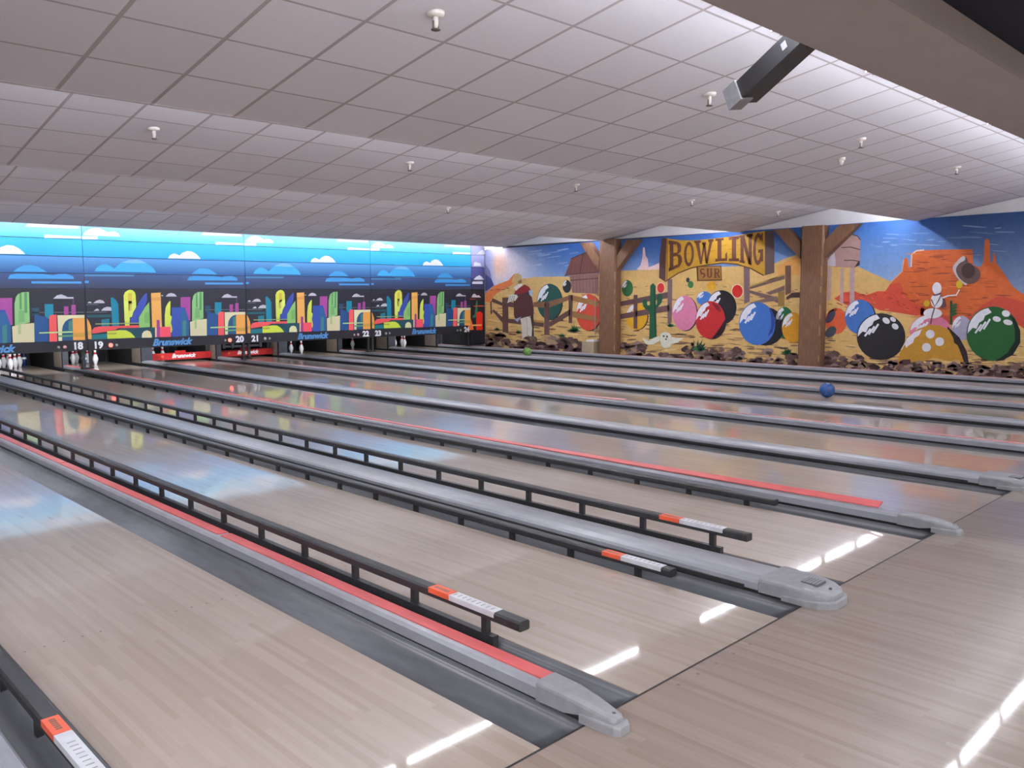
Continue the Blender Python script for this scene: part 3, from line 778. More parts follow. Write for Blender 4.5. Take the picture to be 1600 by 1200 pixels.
# red sweep bars and the machine frame of lanes 20 and 21
for lane in (20, 21):
    i = lane-17; xa = divx(i)+(.145 if wide(i) else .07); xb = divx(i+1)-(.145 if wide(i+1) else .07); y = 17.45
    e = empty('sweep_bar', ((xa+xb)/2, y, .05), f'red sweep bar lowered across the lane under number {NW[lane]}', 'sweep bar', 'red sweep bars')
    b = MB(); b.prism_y([(xa, .045), (xb, .045), (xb, .2), (xa, .2)], y, y+.04, M['sweep']); b.box(xa+.6, xa+.85, y+.005, y+.035, .2, .25, M['sweep']); b.build('board', e)
    b = MB(); b.box(xa-.004, xa+.02, y-.01, y+.05, .03, .2, M['silver']); b.build('end_cap', e)
    for s in (xa+.02, xb-.06):
        b = MB(); b.box(s, s+.04, y+.041, y+.08, .16, .9, M['kickdark']); b.build('arm', e)
    text_mesh('Brunswick', .13, Matrix.Translation(((xa+xb)/2+.06, y-.003, .125)) @ FACE, 'logo', M['numwhite'], e, shear=.3, offset=.004, depth=.003)
    b = MB(); b.lathe([(.035, 0), (.035, .006)], M['orange'], 12, Matrix.Translation(((xa+xb)/2-.42, y-.002, .125)) @ Matrix.Rotation(math.pi/2, 4, 'X')); b.build('emblem', e)
e = empty('machine_frame', (divx(4)+.55, 17.3, .3), 'dark grey pinsetter frame above the right red sweep bar', 'machine frame')
xa = divx(4)+.15
for q in ((xa, xa+1.0, .27, .32), (xa, xa+1.0, .52, .57)):
    b = MB(); b.box(q[0], q[1], 17.3, 17.36, q[2], q[3], M['kickdark']); b.build('bar', e)
for q in (xa, xa+.22, xa+.95):
    b = MB(); b.box(q, q+.06, 17.28, 17.3, .25, .7, M['kickdark']); b.build('upright', e)

# ------------------------------------------------------------------ the mural
GM = 1.0
a = Art(0, WX, -1, GM)
m1 = (755, 370, 6.316); m2 = (960, 350, 5.456); m3 = (1100, 350, 5.22); m4 = (1285, 400, 6.0); m5 = (1440, 400, 6.0)
c3 = (1200, 330, 10); c4 = (1000, 340, 5.0); c5 = (1280, 330, 4.2857); c6 = (1360, 300, 6.667)
def vtop(u): return 390-(u-757)*60/843-.0
Y0, Y1 = -4.0, MY-.002
a.back(WX+.002, WX+.03, Y0, Y1, 0, 2.82, (60, 60, 70))
def skyc(u, v):
    t = (v-vtop(u))/75
    c = mixc((54, 96, 166), (158, 180, 214), t**1.2)
    if u > 1240: c = mixc((58, 104, 176), (150, 176, 214), (v-vtop(u))/105)
    if u > 1420: c = mixc(c, mixc((44, 72, 122), (140, 160, 196), (v-vtop(u))/120), (u-1420)/90)  # far right end darker: the weaker light there is mixed into the sky paint
    d = ((u-786)/52)**2+((v-418)/46)**2
    c = mixc(c, (236, 220, 226), math.exp(-d)*1.1)
    d = ((u-779)/12)**2+((v-412)/22)**2
    c = mixc(c, (244, 190, 150), math.exp(-d)*.85)
    if u < 775: c = mixc((160, 166, 206), c, (u-764)/9)
    return c
us = [757+k*(1604-757)/90 for k in range(91)]
a.grid(1, us, lambda u: (vtop(u), 475 if u < 1250 else 530), 16, skyc)
YE = hit(1604, 500, 0, WX).y
a.poly(1, (60, 92, 150), [(1603.5, vtop(1604)), (1900, 300), (1900, 600), (1603.5, 530)])
# lavender corner painted to meet the boards
a.poly(2, (72, 74, 122), [(757, 427), (768, 436), (772, 446), (764, 452), (757, 455)])
a.poly(3, (128, 128, 170), [(757, 412), (766, 424), (768, 436), (757, 428)])
for k in range(26):                                        # wisps of cloud
    u = random.uniform(1360, 1600); v = vtop(u)+random.uniform(16, 62); L = random.uniform(6, 22)
    a.ell(2, mixc(skyc(u, v), (190, 205, 228), random.uniform(.25, .6)), u, v, L, random.uniform(.5, 1.3), rot=random.uniform(-.08, .12), n=10)
for k in range(18):
    u = random.uniform(820, 930); v = vtop(u)+random.uniform(8, 36); L = random.uniform(5, 14)
    a.ell(2, mixc(skyc(u, v), (200, 205, 225), random.uniform(.2, .5)), u, v, L, random.uniform(.6, 1.6), rot=-.15, n=10)
# far rocks
a.poly(3, (232, 198, 198), [(190, 390), (225, 350), (238, 290), (245, 200), (258, 200), (266, 270), (285, 300), (292, 368), (340, 352), (382, 330), (390, 400)], m2)
# mesa on the right
a.poly(3, (206, 102, 52), [(200, 960), (330, 830), (345, 700), (370, 680), (390, 700), (400, 790), (425, 780), (430, 650), (480, 612), (680, 602), (900, 598), (1065, 596), (1072, 765), (1150, 780), (1180, 720), (1190, 500), (1215, 483), (1240, 510), (1250, 730), (1272, 740), (1280, 640), (1298, 628), (1312, 740), (1380, 830), (1480, 980), (1570, 1050), (1640, 1075), (1640, 1400), (700, 1400), (450, 1250), (250, 1150)], c6)
a.stroke(4, (230, 190, 175), [(425, 780), (430, 650), (480, 612), (560, 604)], 16, c6)
a.stroke(4, (220, 160, 130), [(200, 955), (330, 828), (348, 705)], 12, c6)
for k in range(90):
    x = random.uniform(430, 1500); y = random.uniform(620, 1350)
    if y < 780 and x > 1050: continue
    if x > 1250 and y < 850+(x-1250)*.8: continue
    if y > 1150 and x < 500: continue
    L = random.uniform(25, 120)
    a.ell(4, random.choice([(140, 64, 44), (118, 56, 48), (168, 78, 44), (222, 124, 70)]), x, y, L, random.uniform(2, 6), c6, n=8, rot=random.uniform(-.06, .06))
a.poly(5, (206, 80, 60), [(110, 400), (200, 340), (300, 328), (400, 370), (520, 330), (590, 330), (640, 258), (730, 250), (760, 330), (830, 430), (960, 480), (960, 550), (880, 560), (700, 530), (540, 510), (400, 450), (250, 470)], m4)
a.poly(5, (198, 78, 60), [(-10, 480), (200, 555), (450, 570), (560, 470), (700, 385), (760, 378), (850, 400), (990, 440), (990, 700), (900, 640), (-10, 640)], m5)
for k in range(40):
    x = random.uniform(150, 940); y = random.uniform(340, 540)
    a.ell(6, random.choice([(150, 50, 44), (224, 110, 84), (170, 60, 50)]), x, y, random.uniform(10, 40), random.uniform(3, 8), m4, n=8, rot=random.uniform(.1, .7))
# yellow ground
a.poly(4, (216, 178, 112), [(757, 466), (764, 462), (775, 451), (793, 443), (812, 436), (835, 433), (875, 432), (905, 433), (971, 423), (1030, 421), (1100, 418), (1206, 414), (1226, 404), (1250, 396), (1290, 404), (1320, 412), (1342, 417), (1365, 428), (1392, 440), (1402, 452), (1410, 478), (1440, 488), (1500, 496), (1560, 500), (1640, 500), (1640, 625), (757, 575)])
a.poly(5, (222, 160, 84), [(600, 345), (740, 268), (790, 258), (790, 420), (600, 420)], m3)
a.poly(5, (222, 124, 68), [(14, 640), (20, 560), (100, 488), (190, 452), (250, 430), (300, 372), (345, 360), (345, 440), (240, 500), (130, 560), (60, 650)], m1)
def gbot(u): return 546+(u-757)*(594-546)/843
for k in range(800):                                       # brush strokes of the desert floor
    u = random.uniform(760, 1600); f = random.random()**.8
    hz = 438 if u < 1250 else 462 if u < 1400 else 500
    v = hz+4+(gbot(u)-12-hz)*f; L = 2.5+8*f*random.uniform(.5, 1.6)
    a.ell(6, random.choice([(150, 112, 78), (176, 136, 92), (232, 200, 138), (120, 88, 70), (196, 158, 104), (110, 82, 72)]), u, v, L, .5+1.2*f*random.random(), n=8, rot=random.uniform(-.1, .15))
# barn
a.poly(7, (116, 74, 68), [(805, 385), (870, 215), (1010, 155), (1142, 250), (1142, 350), (850, 375)], m1)
a.poly(7, (138, 102, 96), [(850, 375), (1142, 350), (1142, 565), (880, 552)], m1)
for p in ([(805, 385), (850, 372), (1142, 348)], [(860, 430), (1142, 408)], [(870, 215), (1010, 155), (1142, 250)], [(985, 170), (955, 360)]): a.stroke(8, (70, 46, 46), p, 8, m1)
for k in range(8): a.stroke(8, (112, 80, 76), [(890+k*32, 380), (893+k*32, 550)], 5, m1)
for k in range(7): a.stroke(8, (98, 62, 58), [(880+k*38, 240+abs(k-3)*14), (862+k*38, 360)], 5, m1)

def pball(l, col, cx, cy, rx, ry, fr, hi=True, sh=True, hs=1.0):
    """a painted ball with brushed white highlight and black shade"""
    if sh: a.ell(l, (36, 32, 36), cx+rx*.09, cy+ry*.03, rx, ry, fr)
    a.ell(l+1, col, cx, cy, rx, ry, fr)
    if hi:
        W = (232, 232, 240)
        a.poly(l+2, W, [(cx+rx*.96*math.cos(t), cy+ry*.96*math.sin(t)) for t in [math.pi*(1.0+.055*k) for k in range(9)]] +
               [(cx-rx*.05, cy-ry*.78), (cx-rx*.30, cy-ry*.66), (cx-rx*.36, cy-ry*.50), (cx-rx*.52, cy-ry*.40), (cx-rx*.62, cy-ry*.18), (cx-rx*.76, cy-ry*.22)], fr)
        for k in range(3):
            ox = -.55+.16*k
            a.stroke(l+2, W, [(cx+rx*(ox-.12), cy-ry*(.02+.07*k)), (cx+rx*(ox+.12), cy-ry*(.34+.10*k))], rx*.10*hs, fr)
# left part: balls, fence, figure
pball(9, (38, 82, 74), 655, 640, 122, 178, m1)
pball(9, (40, 42, 44), 828, 490, 42, 64, m1, sh=False)
pball(9, (204, 76, 54), 1040, 745, 122, 182, m1)
BR = (104, 74, 68); BY = (150, 108, 66)
for p, c in (([(190, 600), (250, 598), (250, 1005), (195, 1000)], BR), ([(605, 640), (655, 638), (655, 1022), (605, 1012)], BR), ([(845, 575), (885, 572), (880, 852), (845, 852)], BR),
             ([(250, 640), (310, 650), (310, 700), (250, 690)], BR), ([(498, 645), (640, 640), (860, 578), (860, 618), (650, 702), (498, 692)], (132, 94, 66)),
             ([(870, 572), (1142, 640), (1142, 692), (870, 628)], BY), ([(250, 808), (600, 832), (600, 890), (250, 850)], BR), ([(480, 815), (600, 828), (600, 850), (480, 845)], (180, 134, 70)),
             ([(650, 845), (860, 712), (860, 772), (660, 890)], BR), ([(870, 738), (1132, 790), (1132, 840), (870, 790)], BY), ([(80, 640), (95, 605), (200, 655), (200, 685)], BR),
             ([(90, 725), (105, 718), (200, 800), (200, 862)], BR), ([(70, 640), (85, 640), (90, 760), (75, 765)], BR)): a.poly(12, c, p, m1)
for x in (205, 225, 240, 620, 640, 860): a.stroke(13, (78, 54, 52), [(x, 650), (x+3, 840)], 4, m1)
a.poly(13, (56, 48, 48), [(468, 790), (497, 755), (502, 1000), (478, 1012)], m1)
a.poly(14, (216, 208, 192), [(370, 812), (430, 785), (470, 798), (486, 900), (480, 1005), (470, 1030), (440, 1065), (385, 1060), (385, 920)], m1)
a.stroke(15, (182, 172, 158), [(430, 800), (440, 930), (430, 1050)], 6, m1)
a.poly(15, (90, 54, 54), [(310, 560), (350, 515), (420, 495), (470, 560), (493, 650), (497, 760), (430, 790), (320, 806), (305, 700)], m1, True)
a.poly(16, (142, 46, 50), [(320, 550), (350, 510), (410, 470), (455, 495), (482, 545), (430, 545), (395, 560), (330, 566)], m1)
a.poly(15, (228, 218, 208), [(300, 500), (350, 470), (385, 458), (392, 478), (330, 535)], m1)
a.poly(16, (208, 172, 112), [(285, 440), (300, 385), (345, 358), (378, 380), (385, 428), (426, 414), (424, 432), (385, 462), (330, 474), (300, 465)], m1)
a.poly(17, (150, 116, 78), [(345, 440), (380, 420), (385, 455), (350, 462)], m1)
a.poly(16, (228, 224, 214), [(240, 655), (265, 570), (330, 570), (347, 592), (320, 632), (290, 628)], m1)
for k in range(3): a.stroke(17, (90, 80, 80), [(275+k*18, 580), (262+k*20, 630)], 4, m1)
a.poly(16, (150, 186, 216), [(452, 530), (487, 524), (482, 592), (460, 572)], m1)
a.poly(16, (160, 170, 200), [(312, 815), (378, 788), (342, 842)], m1)
def bush(cx, cy, r, fr, l=18, n=9):
    for k in range(n):
        t = math.pi*(1.05+.9*k/(n-1)); L = r*random.uniform(.7, 1.25)
        x, y = cx+L*math.cos(t), cy+L*math.sin(t)*.9; q = r*.16
        a.poly(l, random.choice([(28, 92, 56), (36, 108, 62), (20, 66, 44)]), [(cx-q*math.sin(t), cy+q*math.cos(t)), (x, y), (cx+q*math.sin(t), cy-q*math.cos(t))], fr)
for cx, cy, r in ((620, 1050, 80), (240, 1040, 55), (900, 930, 75), (780, 985, 45), (140, 920, 35), (350, 950, 40)): bush(cx, cy, r, m1)
# middle part
pball(9, (40, 94, 52), 112, 548, 48, 70, m2, sh=False)
pball(8, (224, 170, 36), 190, 790, 92, 112, m2)
for p in ([(50, 662), (460, 578), (470, 630), (50, 702)], [(50, 768), (470, 690), (470, 742), (50, 812)], [(165, 605), (200, 603), (196, 892), (165, 892)]): a.poly(12, (104, 76, 78), p, m2)
a.poly(12, (122, 96, 100), [(455, 470), (496, 470), (490, 842), (455, 850)], m2)
a.poly(12, (122, 96, 100), [(325, 340), (375, 360), (375, 632), (330, 652)], m3)
GC = (34, 88, 58)
a.poly(13, GC, [(308, 525), (332, 504), (352, 525), (362, 962), (298, 984)], m2)
a.poly(13, GC, [(242, 660), (262, 638), (278, 650), (284, 692), (312, 702), (312, 745), (270, 724), (250, 700)], m2, True)
a.poly(13, GC, [(350, 700), (364, 678), (368, 614), (392, 592), (411, 614), (402, 670), (360, 716)], m2, True)
a.stroke(14, (26, 62, 44), [(345, 540), (352, 960)], 10, m2)
a.ell(12, (236, 214, 190), 397, 545, 37, 48, m2); a.ell(13, (206, 52, 46), 397, 545, 31, 42, m2)
a.ell(12, (62, 120, 70), 652, 516, 24, 30, m2); a.ell(11, (50, 50, 60), 628, 478, 15, 20, m2); a.ell(12, (226, 172, 52), 828, 530, 38, 40, m2); a.poly(12, (226, 172, 52), [(800, 510), (840, 480), (862, 520)], m2)
a.ell(12, (238, 216, 190), 762, 575, 48, 56, c4); a.ell(13, (206, 50, 44), 762, 575, 41, 50, c4)
# wooden sign
a.poly(14, (86, 58, 56), [(175, 158), (216, 158), (205, 505), (150, 470), (155, 320)], c4)
a.poly(14, (94, 74, 72), [(975, 104), (1050, 100), (1050, 430), (962, 456)], c4)
a.poly(15, (186, 142, 44), [(210, 158), (240, 168), (330, 178), (430, 178), (560, 166), (700, 150), (840, 126), (978, 104), (978, 455), (920, 424), (870, 400), (820, 380), (760, 366), (650, 356), (500, 376), (400, 396), (300, 436), (200, 502)], c4)
for k in range(26):
    x = random.uniform(230, 940); y = random.uniform(170, 380)
    a.stroke(16, (150, 110, 38), [(x, y), (x+random.uniform(20, 60), y-4)], 4, c4)
a.stroke(17, (96, 62, 36), [(200, 500), (300, 434), (400, 394), (500, 374), (650, 354), (760, 364), (870, 398), (968, 452)], 9, c4)
a.stroke(17, (110, 72, 38), [(215, 160), (212, 490)], 6, c4)
# lettering: slab serif strokes in a unit cell mapped to the slanted cell of each letter
def ring(n, rx0, rx1, ry0, ry1, a0=0, a1=360):
    Q = []
    for k in range(n):
        t0 = math.radians(a0+(a1-a0)*k/n); t1 = math.radians(a0+(a1-a0)*(k+1)/n)
        Q.append([(.5+rx0*math.cos(t0), .5-ry0*math.sin(t0)), (.5+rx0*math.cos(t1), .5-ry0*math.sin(t1)), (.5+rx1*math.cos(t1), .5-ry1*math.sin(t1)), (.5+rx1*math.cos(t0), .5-ry1*math.sin(t0))])
    return Q
def R(x0, x1, y0, y1): return [(x0, y0), (x1, y0), (x1, y1), (x0, y1)]
LET = {
    'B': [R(.08, .36, 0, 1), R(0, .6, 0, .12), R(0, .65, .88, 1), R(.3, .7, .42, .55), [(.6, 0), (.85, .06), (.95, .2), (.92, .38), (.75, .48), (.62, .46), (.68, .3), (.62, .12)], [(.6, .5), (.85, .52), (1, .68), (.98, .86), (.8, 1), (.6, 1), (.7, .86), (.7, .66)]],
    'O': ring(20, .5, .26, .5, .36),
    'W': [[(.05, 0), (.25, 0), (.38, 1), (.26, 1)], [(.26, 1), (.38, 1), (.56, .2), (.48, .1)], [(.45, .15), (.58, .15), (.74, 1), (.62, 1)], [(.62, 1), (.74, 1), (.96, 0), (.8, 0)], R(0, .34, 0, .1), R(.72, 1, 0, .1), R(.4, .62, .1, .2)],
    'L': [R(.18, .52, 0, 1), R(0, .72, 0, .1), R(0, 1, .88, 1), [(.84, .7), (1, .62), (1, 1), (.84, 1)]],
    'I': [R(.3, .72, 0, 1), R(0, 1, 0, .12), R(0, 1, .88, 1)],
    'N': [R(.08, .32, 0, 1), R(.68, .92, 0, 1), [(.1, 0), (.36, 0), (.9, 1), (.66, 1)], R(0, .4, 0, .09), R(0, .4, .91, 1), R(.55, 1, 0, .09)],
    'G': ring(16, .5, .24, .5, .36, 40, 320)+[R(.7, 1, .52, .9), R(.5, 1, .52, .62), [(.78, .04), (.95, 0), (.95, .3), (.82, .24)]],
    'S': ring(12, .5, .22, .27, .13, 20, 270), 'U': [R(.08, .34, 0, .7), R(.68, .92, 0, .7), R(0, .42, 0, .12), R(.6, 1, 0, .12)],
    'R': [R(.08, .36, 0, 1), R(0, .6, 0, .12), R(0, .45, .9, 1), R(.3, .7, .44, .55), [(.6, 0), (.9, .08), (.96, .28), (.85, .48), (.6, .55), (.68, .3)], [(.45, .5), (.66, .5), (1, 1), (.74, 1)]]}
LET['S'] = [[(x, y-.23) for x, y in q] for q in ring(12, .48, .2, .27, .14, 30, 270)]+[[(x, y+.23) for x, y in q] for q in ring(12, .48, .2, .27, .14, -90, 150)]
LET['U'] += [[(x, .66+(y-.5)*.68) for x, y in q] for q in ring(10, .42, .18, .5, .3, 180, 360)]
def letter(ch, quad, fr, l, col):
    (x0, y0), (x1, y1), (x2, y2), (x3, y3) = quad       # tl tr br bl
    for q in LET[ch]:
        a.poly(l, col, [((1-v)*((1-u)*x0+u*x1)+v*((1-u)*x3+u*x2), (1-v)*((1-u)*y0+u*y1)+v*((1-u)*y3+u*y2)) for u, v in q], fr)
LC = (104, 64, 48)
for ch, q in (('B', [(225, 178), (330, 192), (332, 372), (226, 424)]), ('O', [(346, 190), (424, 186), (424, 374), (346, 388)]), ('W', [(426, 182), (578, 168), (562, 356), (440, 366)]),
              ('L', [(592, 166), (682, 156), (684, 338), (590, 344)]), ('I', [(696, 154), (776, 142), (776, 342), (696, 342)]), ('N', [(778, 140), (884, 124), (884, 372), (780, 350)]), ('G', [(888, 124), (966, 116), (964, 366), (884, 378)])):
    letter(ch, q, c4, 18, LC)
a.poly(15, (86, 56, 40), [(442, 378), (638, 376), (642, 492), (448, 496)], c4); a.poly(16, (156, 112, 56), [(456, 384), (632, 382), (636, 484), (458, 488)], c4)
for ch, x in (('S', 468), ('U', 522), ('R', 580)): letter(ch, [(x, 398), (x+46, 397), (x+48, 470), (x, 472)], c4, 18, (104, 58, 44))
# fence on the right of the sign
for p, c in (([(370, 505), (660, 408), (660, 448), (380, 532)], (116, 90, 84)), ([(370, 538), (605, 598), (605, 642), (370, 562)], (116, 90, 84)), ([(505, 562), (660, 500), (660, 540), (540, 578)], (116, 90, 84)),
             ([(370, 505), (660, 408), (660, 418), (372, 515)], (196, 164, 80)), ([(665, 340), (710, 338), (712, 562), (665, 582)], (112, 80, 66)), ([(605, 556), (660, 545), (656, 672), (605, 672)], (150, 118, 60)),
             ([(380, 640), (560, 590), (600, 590), (600, 625), (380, 655)], (130, 104, 96))): a.poly(12, c, p, m3)
a.poly(13, (70, 48, 46), [(670, 600), (720, 560), (790, 555), (790, 600), (720, 600), (680, 615)], m3)
# balls in the middle
pball(13, (216, 130, 162), 350, 745, 95, 138, c4)
pball(13, (72, 126, 202), 505, 632, 62, 56, c4, sh=False)
pball(13, (38, 35, 38), 640, 702, 116, 135, c4, sh=False)
pball(16, (182, 40, 42), 552, 800, 116, 148, c4)
a.poly(19, (44, 26, 32), [(600, 900), (640, 840), (672, 790), (668, 850), (640, 905), (590, 940), (560, 945)], c4)
a.poly(19, (120, 26, 34), [(560, 660), (620, 690), (640, 740), (600, 720)], c4)
a.ell(13, (30, 28, 36), 985, 850, 145, 150, c4)
pball(11, (32, 104, 64), 1130, 820, 76, 124, c4, sh=False)
pball(14, (206, 144, 32), 1200, 858, 90, 118, c4, sh=False)
pball(17, (64, 112, 188), 918, 828, 142, 168, c4, sh=False)
a.poly(20, (40, 66, 138), [(1010, 700), (1048, 760), (1058, 830), (1035, 900), (1000, 930), (1028, 850), (1025, 760)], c4)
# cow skull
SK = (226, 224, 206)
a.poly(19, SK, [(20, 938), (70, 962), (120, 935), (155, 925), (160, 958), (110, 990), (60, 992), (35, 972)], c4)
a.poly(19, SK, [(240, 930), (290, 940), (345, 938), (300, 975), (250, 988)], c4)
a.poly(20, SK, [(160, 960), (165, 910), (205, 894), (242, 915), (250, 960), (240, 1005), (205, 1020), (175, 1005)], c4, True)
for x, y, r in ((188, 926, 9), (214, 930, 9), (206, 950, 8)): a.ell(21, (60, 84, 70), x, y, r*.8, r, c4, n=10)
for cx, cy, r, fr in ((455, 1040, 90, c4), (1150, 1070, 60, c4), (240, 850, 40, c4)): bush(cx, cy, r, fr)
# right part
TK = (170, 138, 132)
for p in ([(55, 108), (88, 108), (76, 418), (48, 418)], [(170, 118), (202, 118), (196, 448), (165, 442)], [(255, 112), (306, 112), (300, 432), (258, 452)]): a.poly(8, (186, 158, 158), p, m4)
a.poly(9, TK, [(925, 850), (965, 700), (1040, 640), (1280, 370), (1300, 355), (1400, 390), (1448, 450), (1432, 835), (1352, 884), (980, 866)], c3)
a.poly(10, (196, 186, 200), [(930, 845), (965, 720), (1040, 650), (1062, 770), (1060, 860), (985, 860)], c3)
a.poly(10, (52, 40, 44), [(1355, 880), (1400, 800), (1436, 770), (1436, 840)], c3)
for p in ([(1150, 570), (1290, 560), (1440, 600)], [(1190, 770), (1300, 765), (1435, 785)], [(1300, 358), (1400, 390), (1450, 452)]): a.stroke(10, (70, 50, 50), p, 14, c3)
pball(9, (212, 94, 56), 130, 610, 102, 122, m4, hi=False, sh=False)
a.ell(11, (72, 70, 88), 78, 572, 32, 66, m4, rot=.6); a.ell(11, (72, 78, 88), 80, 712, 42, 62, m4, rot=.8); a.ell(10, (230, 225, 228), 95, 520, 50, 18, m4, rot=-.5)
pball(11, (68, 114, 188), 352, 570, 140, 162, m4)
pball(13, (38, 36, 39), 552, 756, 228, 220, m4, sh=False, hs=.8)
for x, y, rx, ry in ((600, 606, 38, 26), (664, 594, 30, 20), (684, 660, 34, 26)): a.ell(16, (224, 224, 230), x, y, rx, ry, m4, rot=.6, n=16)
pball(11, (216, 124, 154), 745, 800, 138, 108, c5, sh=False)
pball(10, (168, 164, 190), 955, 782, 66, 82, c5, sh=False)
a.poly(16, (46, 34, 36), [(860, 770), (940, 845), (990, 940), (1006, 1035), (900, 1010), (860, 900)], c5)
a.poly(17, (186, 136, 46), [(528, 1020), (545, 930), (590, 850), (660, 790), (740, 760), (810, 765), (870, 795), (900, 850), (905, 880), (930, 900), (950, 950), (972, 1012), (860, 1002), (770, 980), (700, 1005), (600, 1025)], c5)
W = (230, 228, 234)
a.poly(18, W, [(548, 930), (592, 850), (640, 808), (690, 790), (672, 830), (640, 850), (630, 880), (600, 900), (585, 915), (575, 890), (556, 925)], c5)
for x, y in ((745, 823), (808, 873), (720, 912)): a.ell(18, (222, 218, 226), x, y, 30, 29, c5, n=18)
pball(13, (38, 94, 48), 1165, 820, 178, 182, c5, sh=False, hs=.7)
a.poly(16, (26, 36, 30), [(1240, 665), (1310, 720), (1348, 800), (1348, 880), (1300, 960), (1230, 998), (1180, 1004), (1260, 950), (1312, 870), (1312, 790), (1290, 720)], c5)
for x, y, rx, ry in ((1252, 685, 28, 22), (1190, 722, 28, 18), (1265, 744, 32, 18)): a.ell(17, W, x, y, rx, ry, c5, rot=.25, n=16)
# white painted pin riding, waving a hat
a.poly(17, (98, 62, 66), [(800, 560), (845, 590), (855, 640), (820, 650), (790, 620)], c5)
a.ell(18, W, 790, 517, 31, 41, c5); a.ell(18, W, 788, 600, 40, 48, c5); a.ell(19, W, 762, 684, 62, 34, c5)
a.stroke(20, (104, 62, 84), [(765, 562), (790, 560), (818, 548)], 10, c5); a.stroke(20, (96, 80, 90), [(752, 590), (775, 640), (800, 600), (820, 560)], 8, c5)
a.stroke(20, (106, 88, 84), [(775, 645), (758, 700), (748, 756)], 9, c5)
a.stroke(18, W, [(828, 580), (865, 566), (920, 562), (940, 525)], 9, c5)
a.ell(20, (206, 176, 44), 940, 490, 22, 28, c5, n=12); a.ell(20, (206, 176, 44), 722, 618, 20, 22, c5, n=12)
a.poly(18, (192, 184, 188), [(965, 300), (985, 325), (960, 350), (990, 490), (950, 470), (915, 430), (896, 380), (920, 340)], c5, True)
a.poly(19, (98, 76, 72), [(984, 302), (1005, 345), (1060, 380), (1082, 415), (1070, 460), (1030, 484), (980, 480), (935, 440), (918, 390), (940, 350), (975, 330)], c5, True)
a.ell(20, (66, 48, 46), 1000, 400, 46, 52, c5)
a.stroke(18, (44, 78, 54), [(885, 760), (885, 600)], 16, c5)
for k in range(4): a.ell(19, (40, 92, 58), 905, 630+k*20, 22, 9, c5, n=10, rot=-.4)
# rocks along the foot of the picture
for k in range(900):
    u = random.uniform(757, 1603); f = random.random(); v = gbot(u)+5-f*27-4*math.sin(u*.06)*f-3*math.sin(u*.17)*f
    l = 22+int(6*(1-f)); r = random.uniform(2.5, 9.5)
    if 1405 < u < 1512 and v < 566: continue
    if v < gbot(u)-8 and (1005 < u < 1070 or 1160 < u < 1200 or 1350 < u < 1385): continue
    c = random.choice([(82, 56, 54), (62, 42, 42), (104, 80, 80), (128, 104, 104), (92, 66, 62), (116, 88, 80), (150, 126, 122), (176, 146, 112)] if f < .75 else [(120, 94, 86), (150, 124, 116), (196, 164, 112), (100, 76, 72)])
    pts = [(u+r*random.uniform(.7, 1.3)*math.cos(t*math.pi/3.5), v+r*.62*random.uniform(.7, 1.3)*math.sin(t*math.pi/3.5)) for t in range(7)]
    a.poly(l, c, pts)
a.poly(21, (78, 54, 52), [(757, 548), (900, 554), (1000, 560), (1200, 571), (1400, 582), (1604, 594), (1604, 640), (757, 590)])
for cx, cy, r, fr in ((470, 1035, 70, c4), (1150, 1062, 50, c4)): bush(cx, cy, r, fr, l=29)
mu = a.build('mural', M['mural'])
props(mu, 'painted desert mural with giant bowling balls and a wooden sign along the right wall', 'mural')

# ------------------------------------------------------------------ timber posts with braces
def post(ua, ub, lab, braces, label):
    pf = WX-.25
    ya = hit(ua, 480, 0, pf).y; yb = hit(ub, 480, 0, pf).y
    e = empty('timber_post', (pf+.12, (ya+yb)/2, 0), label, 'post', 'timber posts on the painted wall')
    b = MB(); x0, x1 = pf, WX-.034
    c = .03
    b.loft([[(x0+c, yb, z), (x0, yb+c, z), (x0, ya-c, z), (x0+c, ya, z), (x1, ya, z), (x1, yb, z)] for z in (-.1, .4, 1.1, 1.9, 2.815)], M['timber'])
    b.build('column', e)
    b = MB()
    for q in range(5):
        z = .15+q*.42+.1*(q % 2); b.box(x0-.002, x0+.01, yb+.012, yb+.03, z, z+.12+.08*(q % 3), M['timberlight'])
    o = b.build('worn_edge', e); o['label'] = 'pale chipped edge'
    for (t0, t1, b0, b1) in braces:           # top pair and bottom pair of photo points
        P = [hit(u, v, 0, pf+.05) for u, v in (t0, t1, b1, b0)]
        b = MB(); b.loft([[(pf+.05, p.y, p.z) for p in P], [(WX-.034, p.y, p.z) for p in P]], M['timber']); b.build('brace', e)
    return e, ya, yb
e1, ya, yb = post(935, 961, 0, [((906, 380), (921, 379), (936, 424), (936, 402)), ((998, 374), (979, 375), (961, 425), (961, 404))], 'stained timber post with two braces left of the wooden sign')
e2, _, _ = post(1248, 1283, 0, [((1208, 359), (1231, 357), (1250, 404), (1250, 378)), ((1343, 349), (1312, 351), (1284, 406), (1284, 380))], 'stained timber post with two braces right of the wooden sign')
b = MB()
for k in range(6): b.box(e1.location.x-.2, e1.location.x-.185, ya+.03, ya+.045, .5, 1.4, M['tape']) if k == 0 else None
b.lathe([(.02, 0), (.02, 1.5)], M['metalw'], 8, Matrix.Translation((WX-.1, ya+.03, .3))); b.build('conduit', e1)
e = empty('utility_box', (WX-.2, ya+.3, 0), 'beige utility box with white top left of the first timber post', 'box')
b = MB(); b.box(WX-.3, WX-.04, ya+.1, ya+.48, -.1, .34, M['boxbeige']); b.build('case', e)
b = MB(); b.box(WX-.28, WX-.05, ya+.12, ya+.36, .34, .385, M['white']); b.build('lid', e)
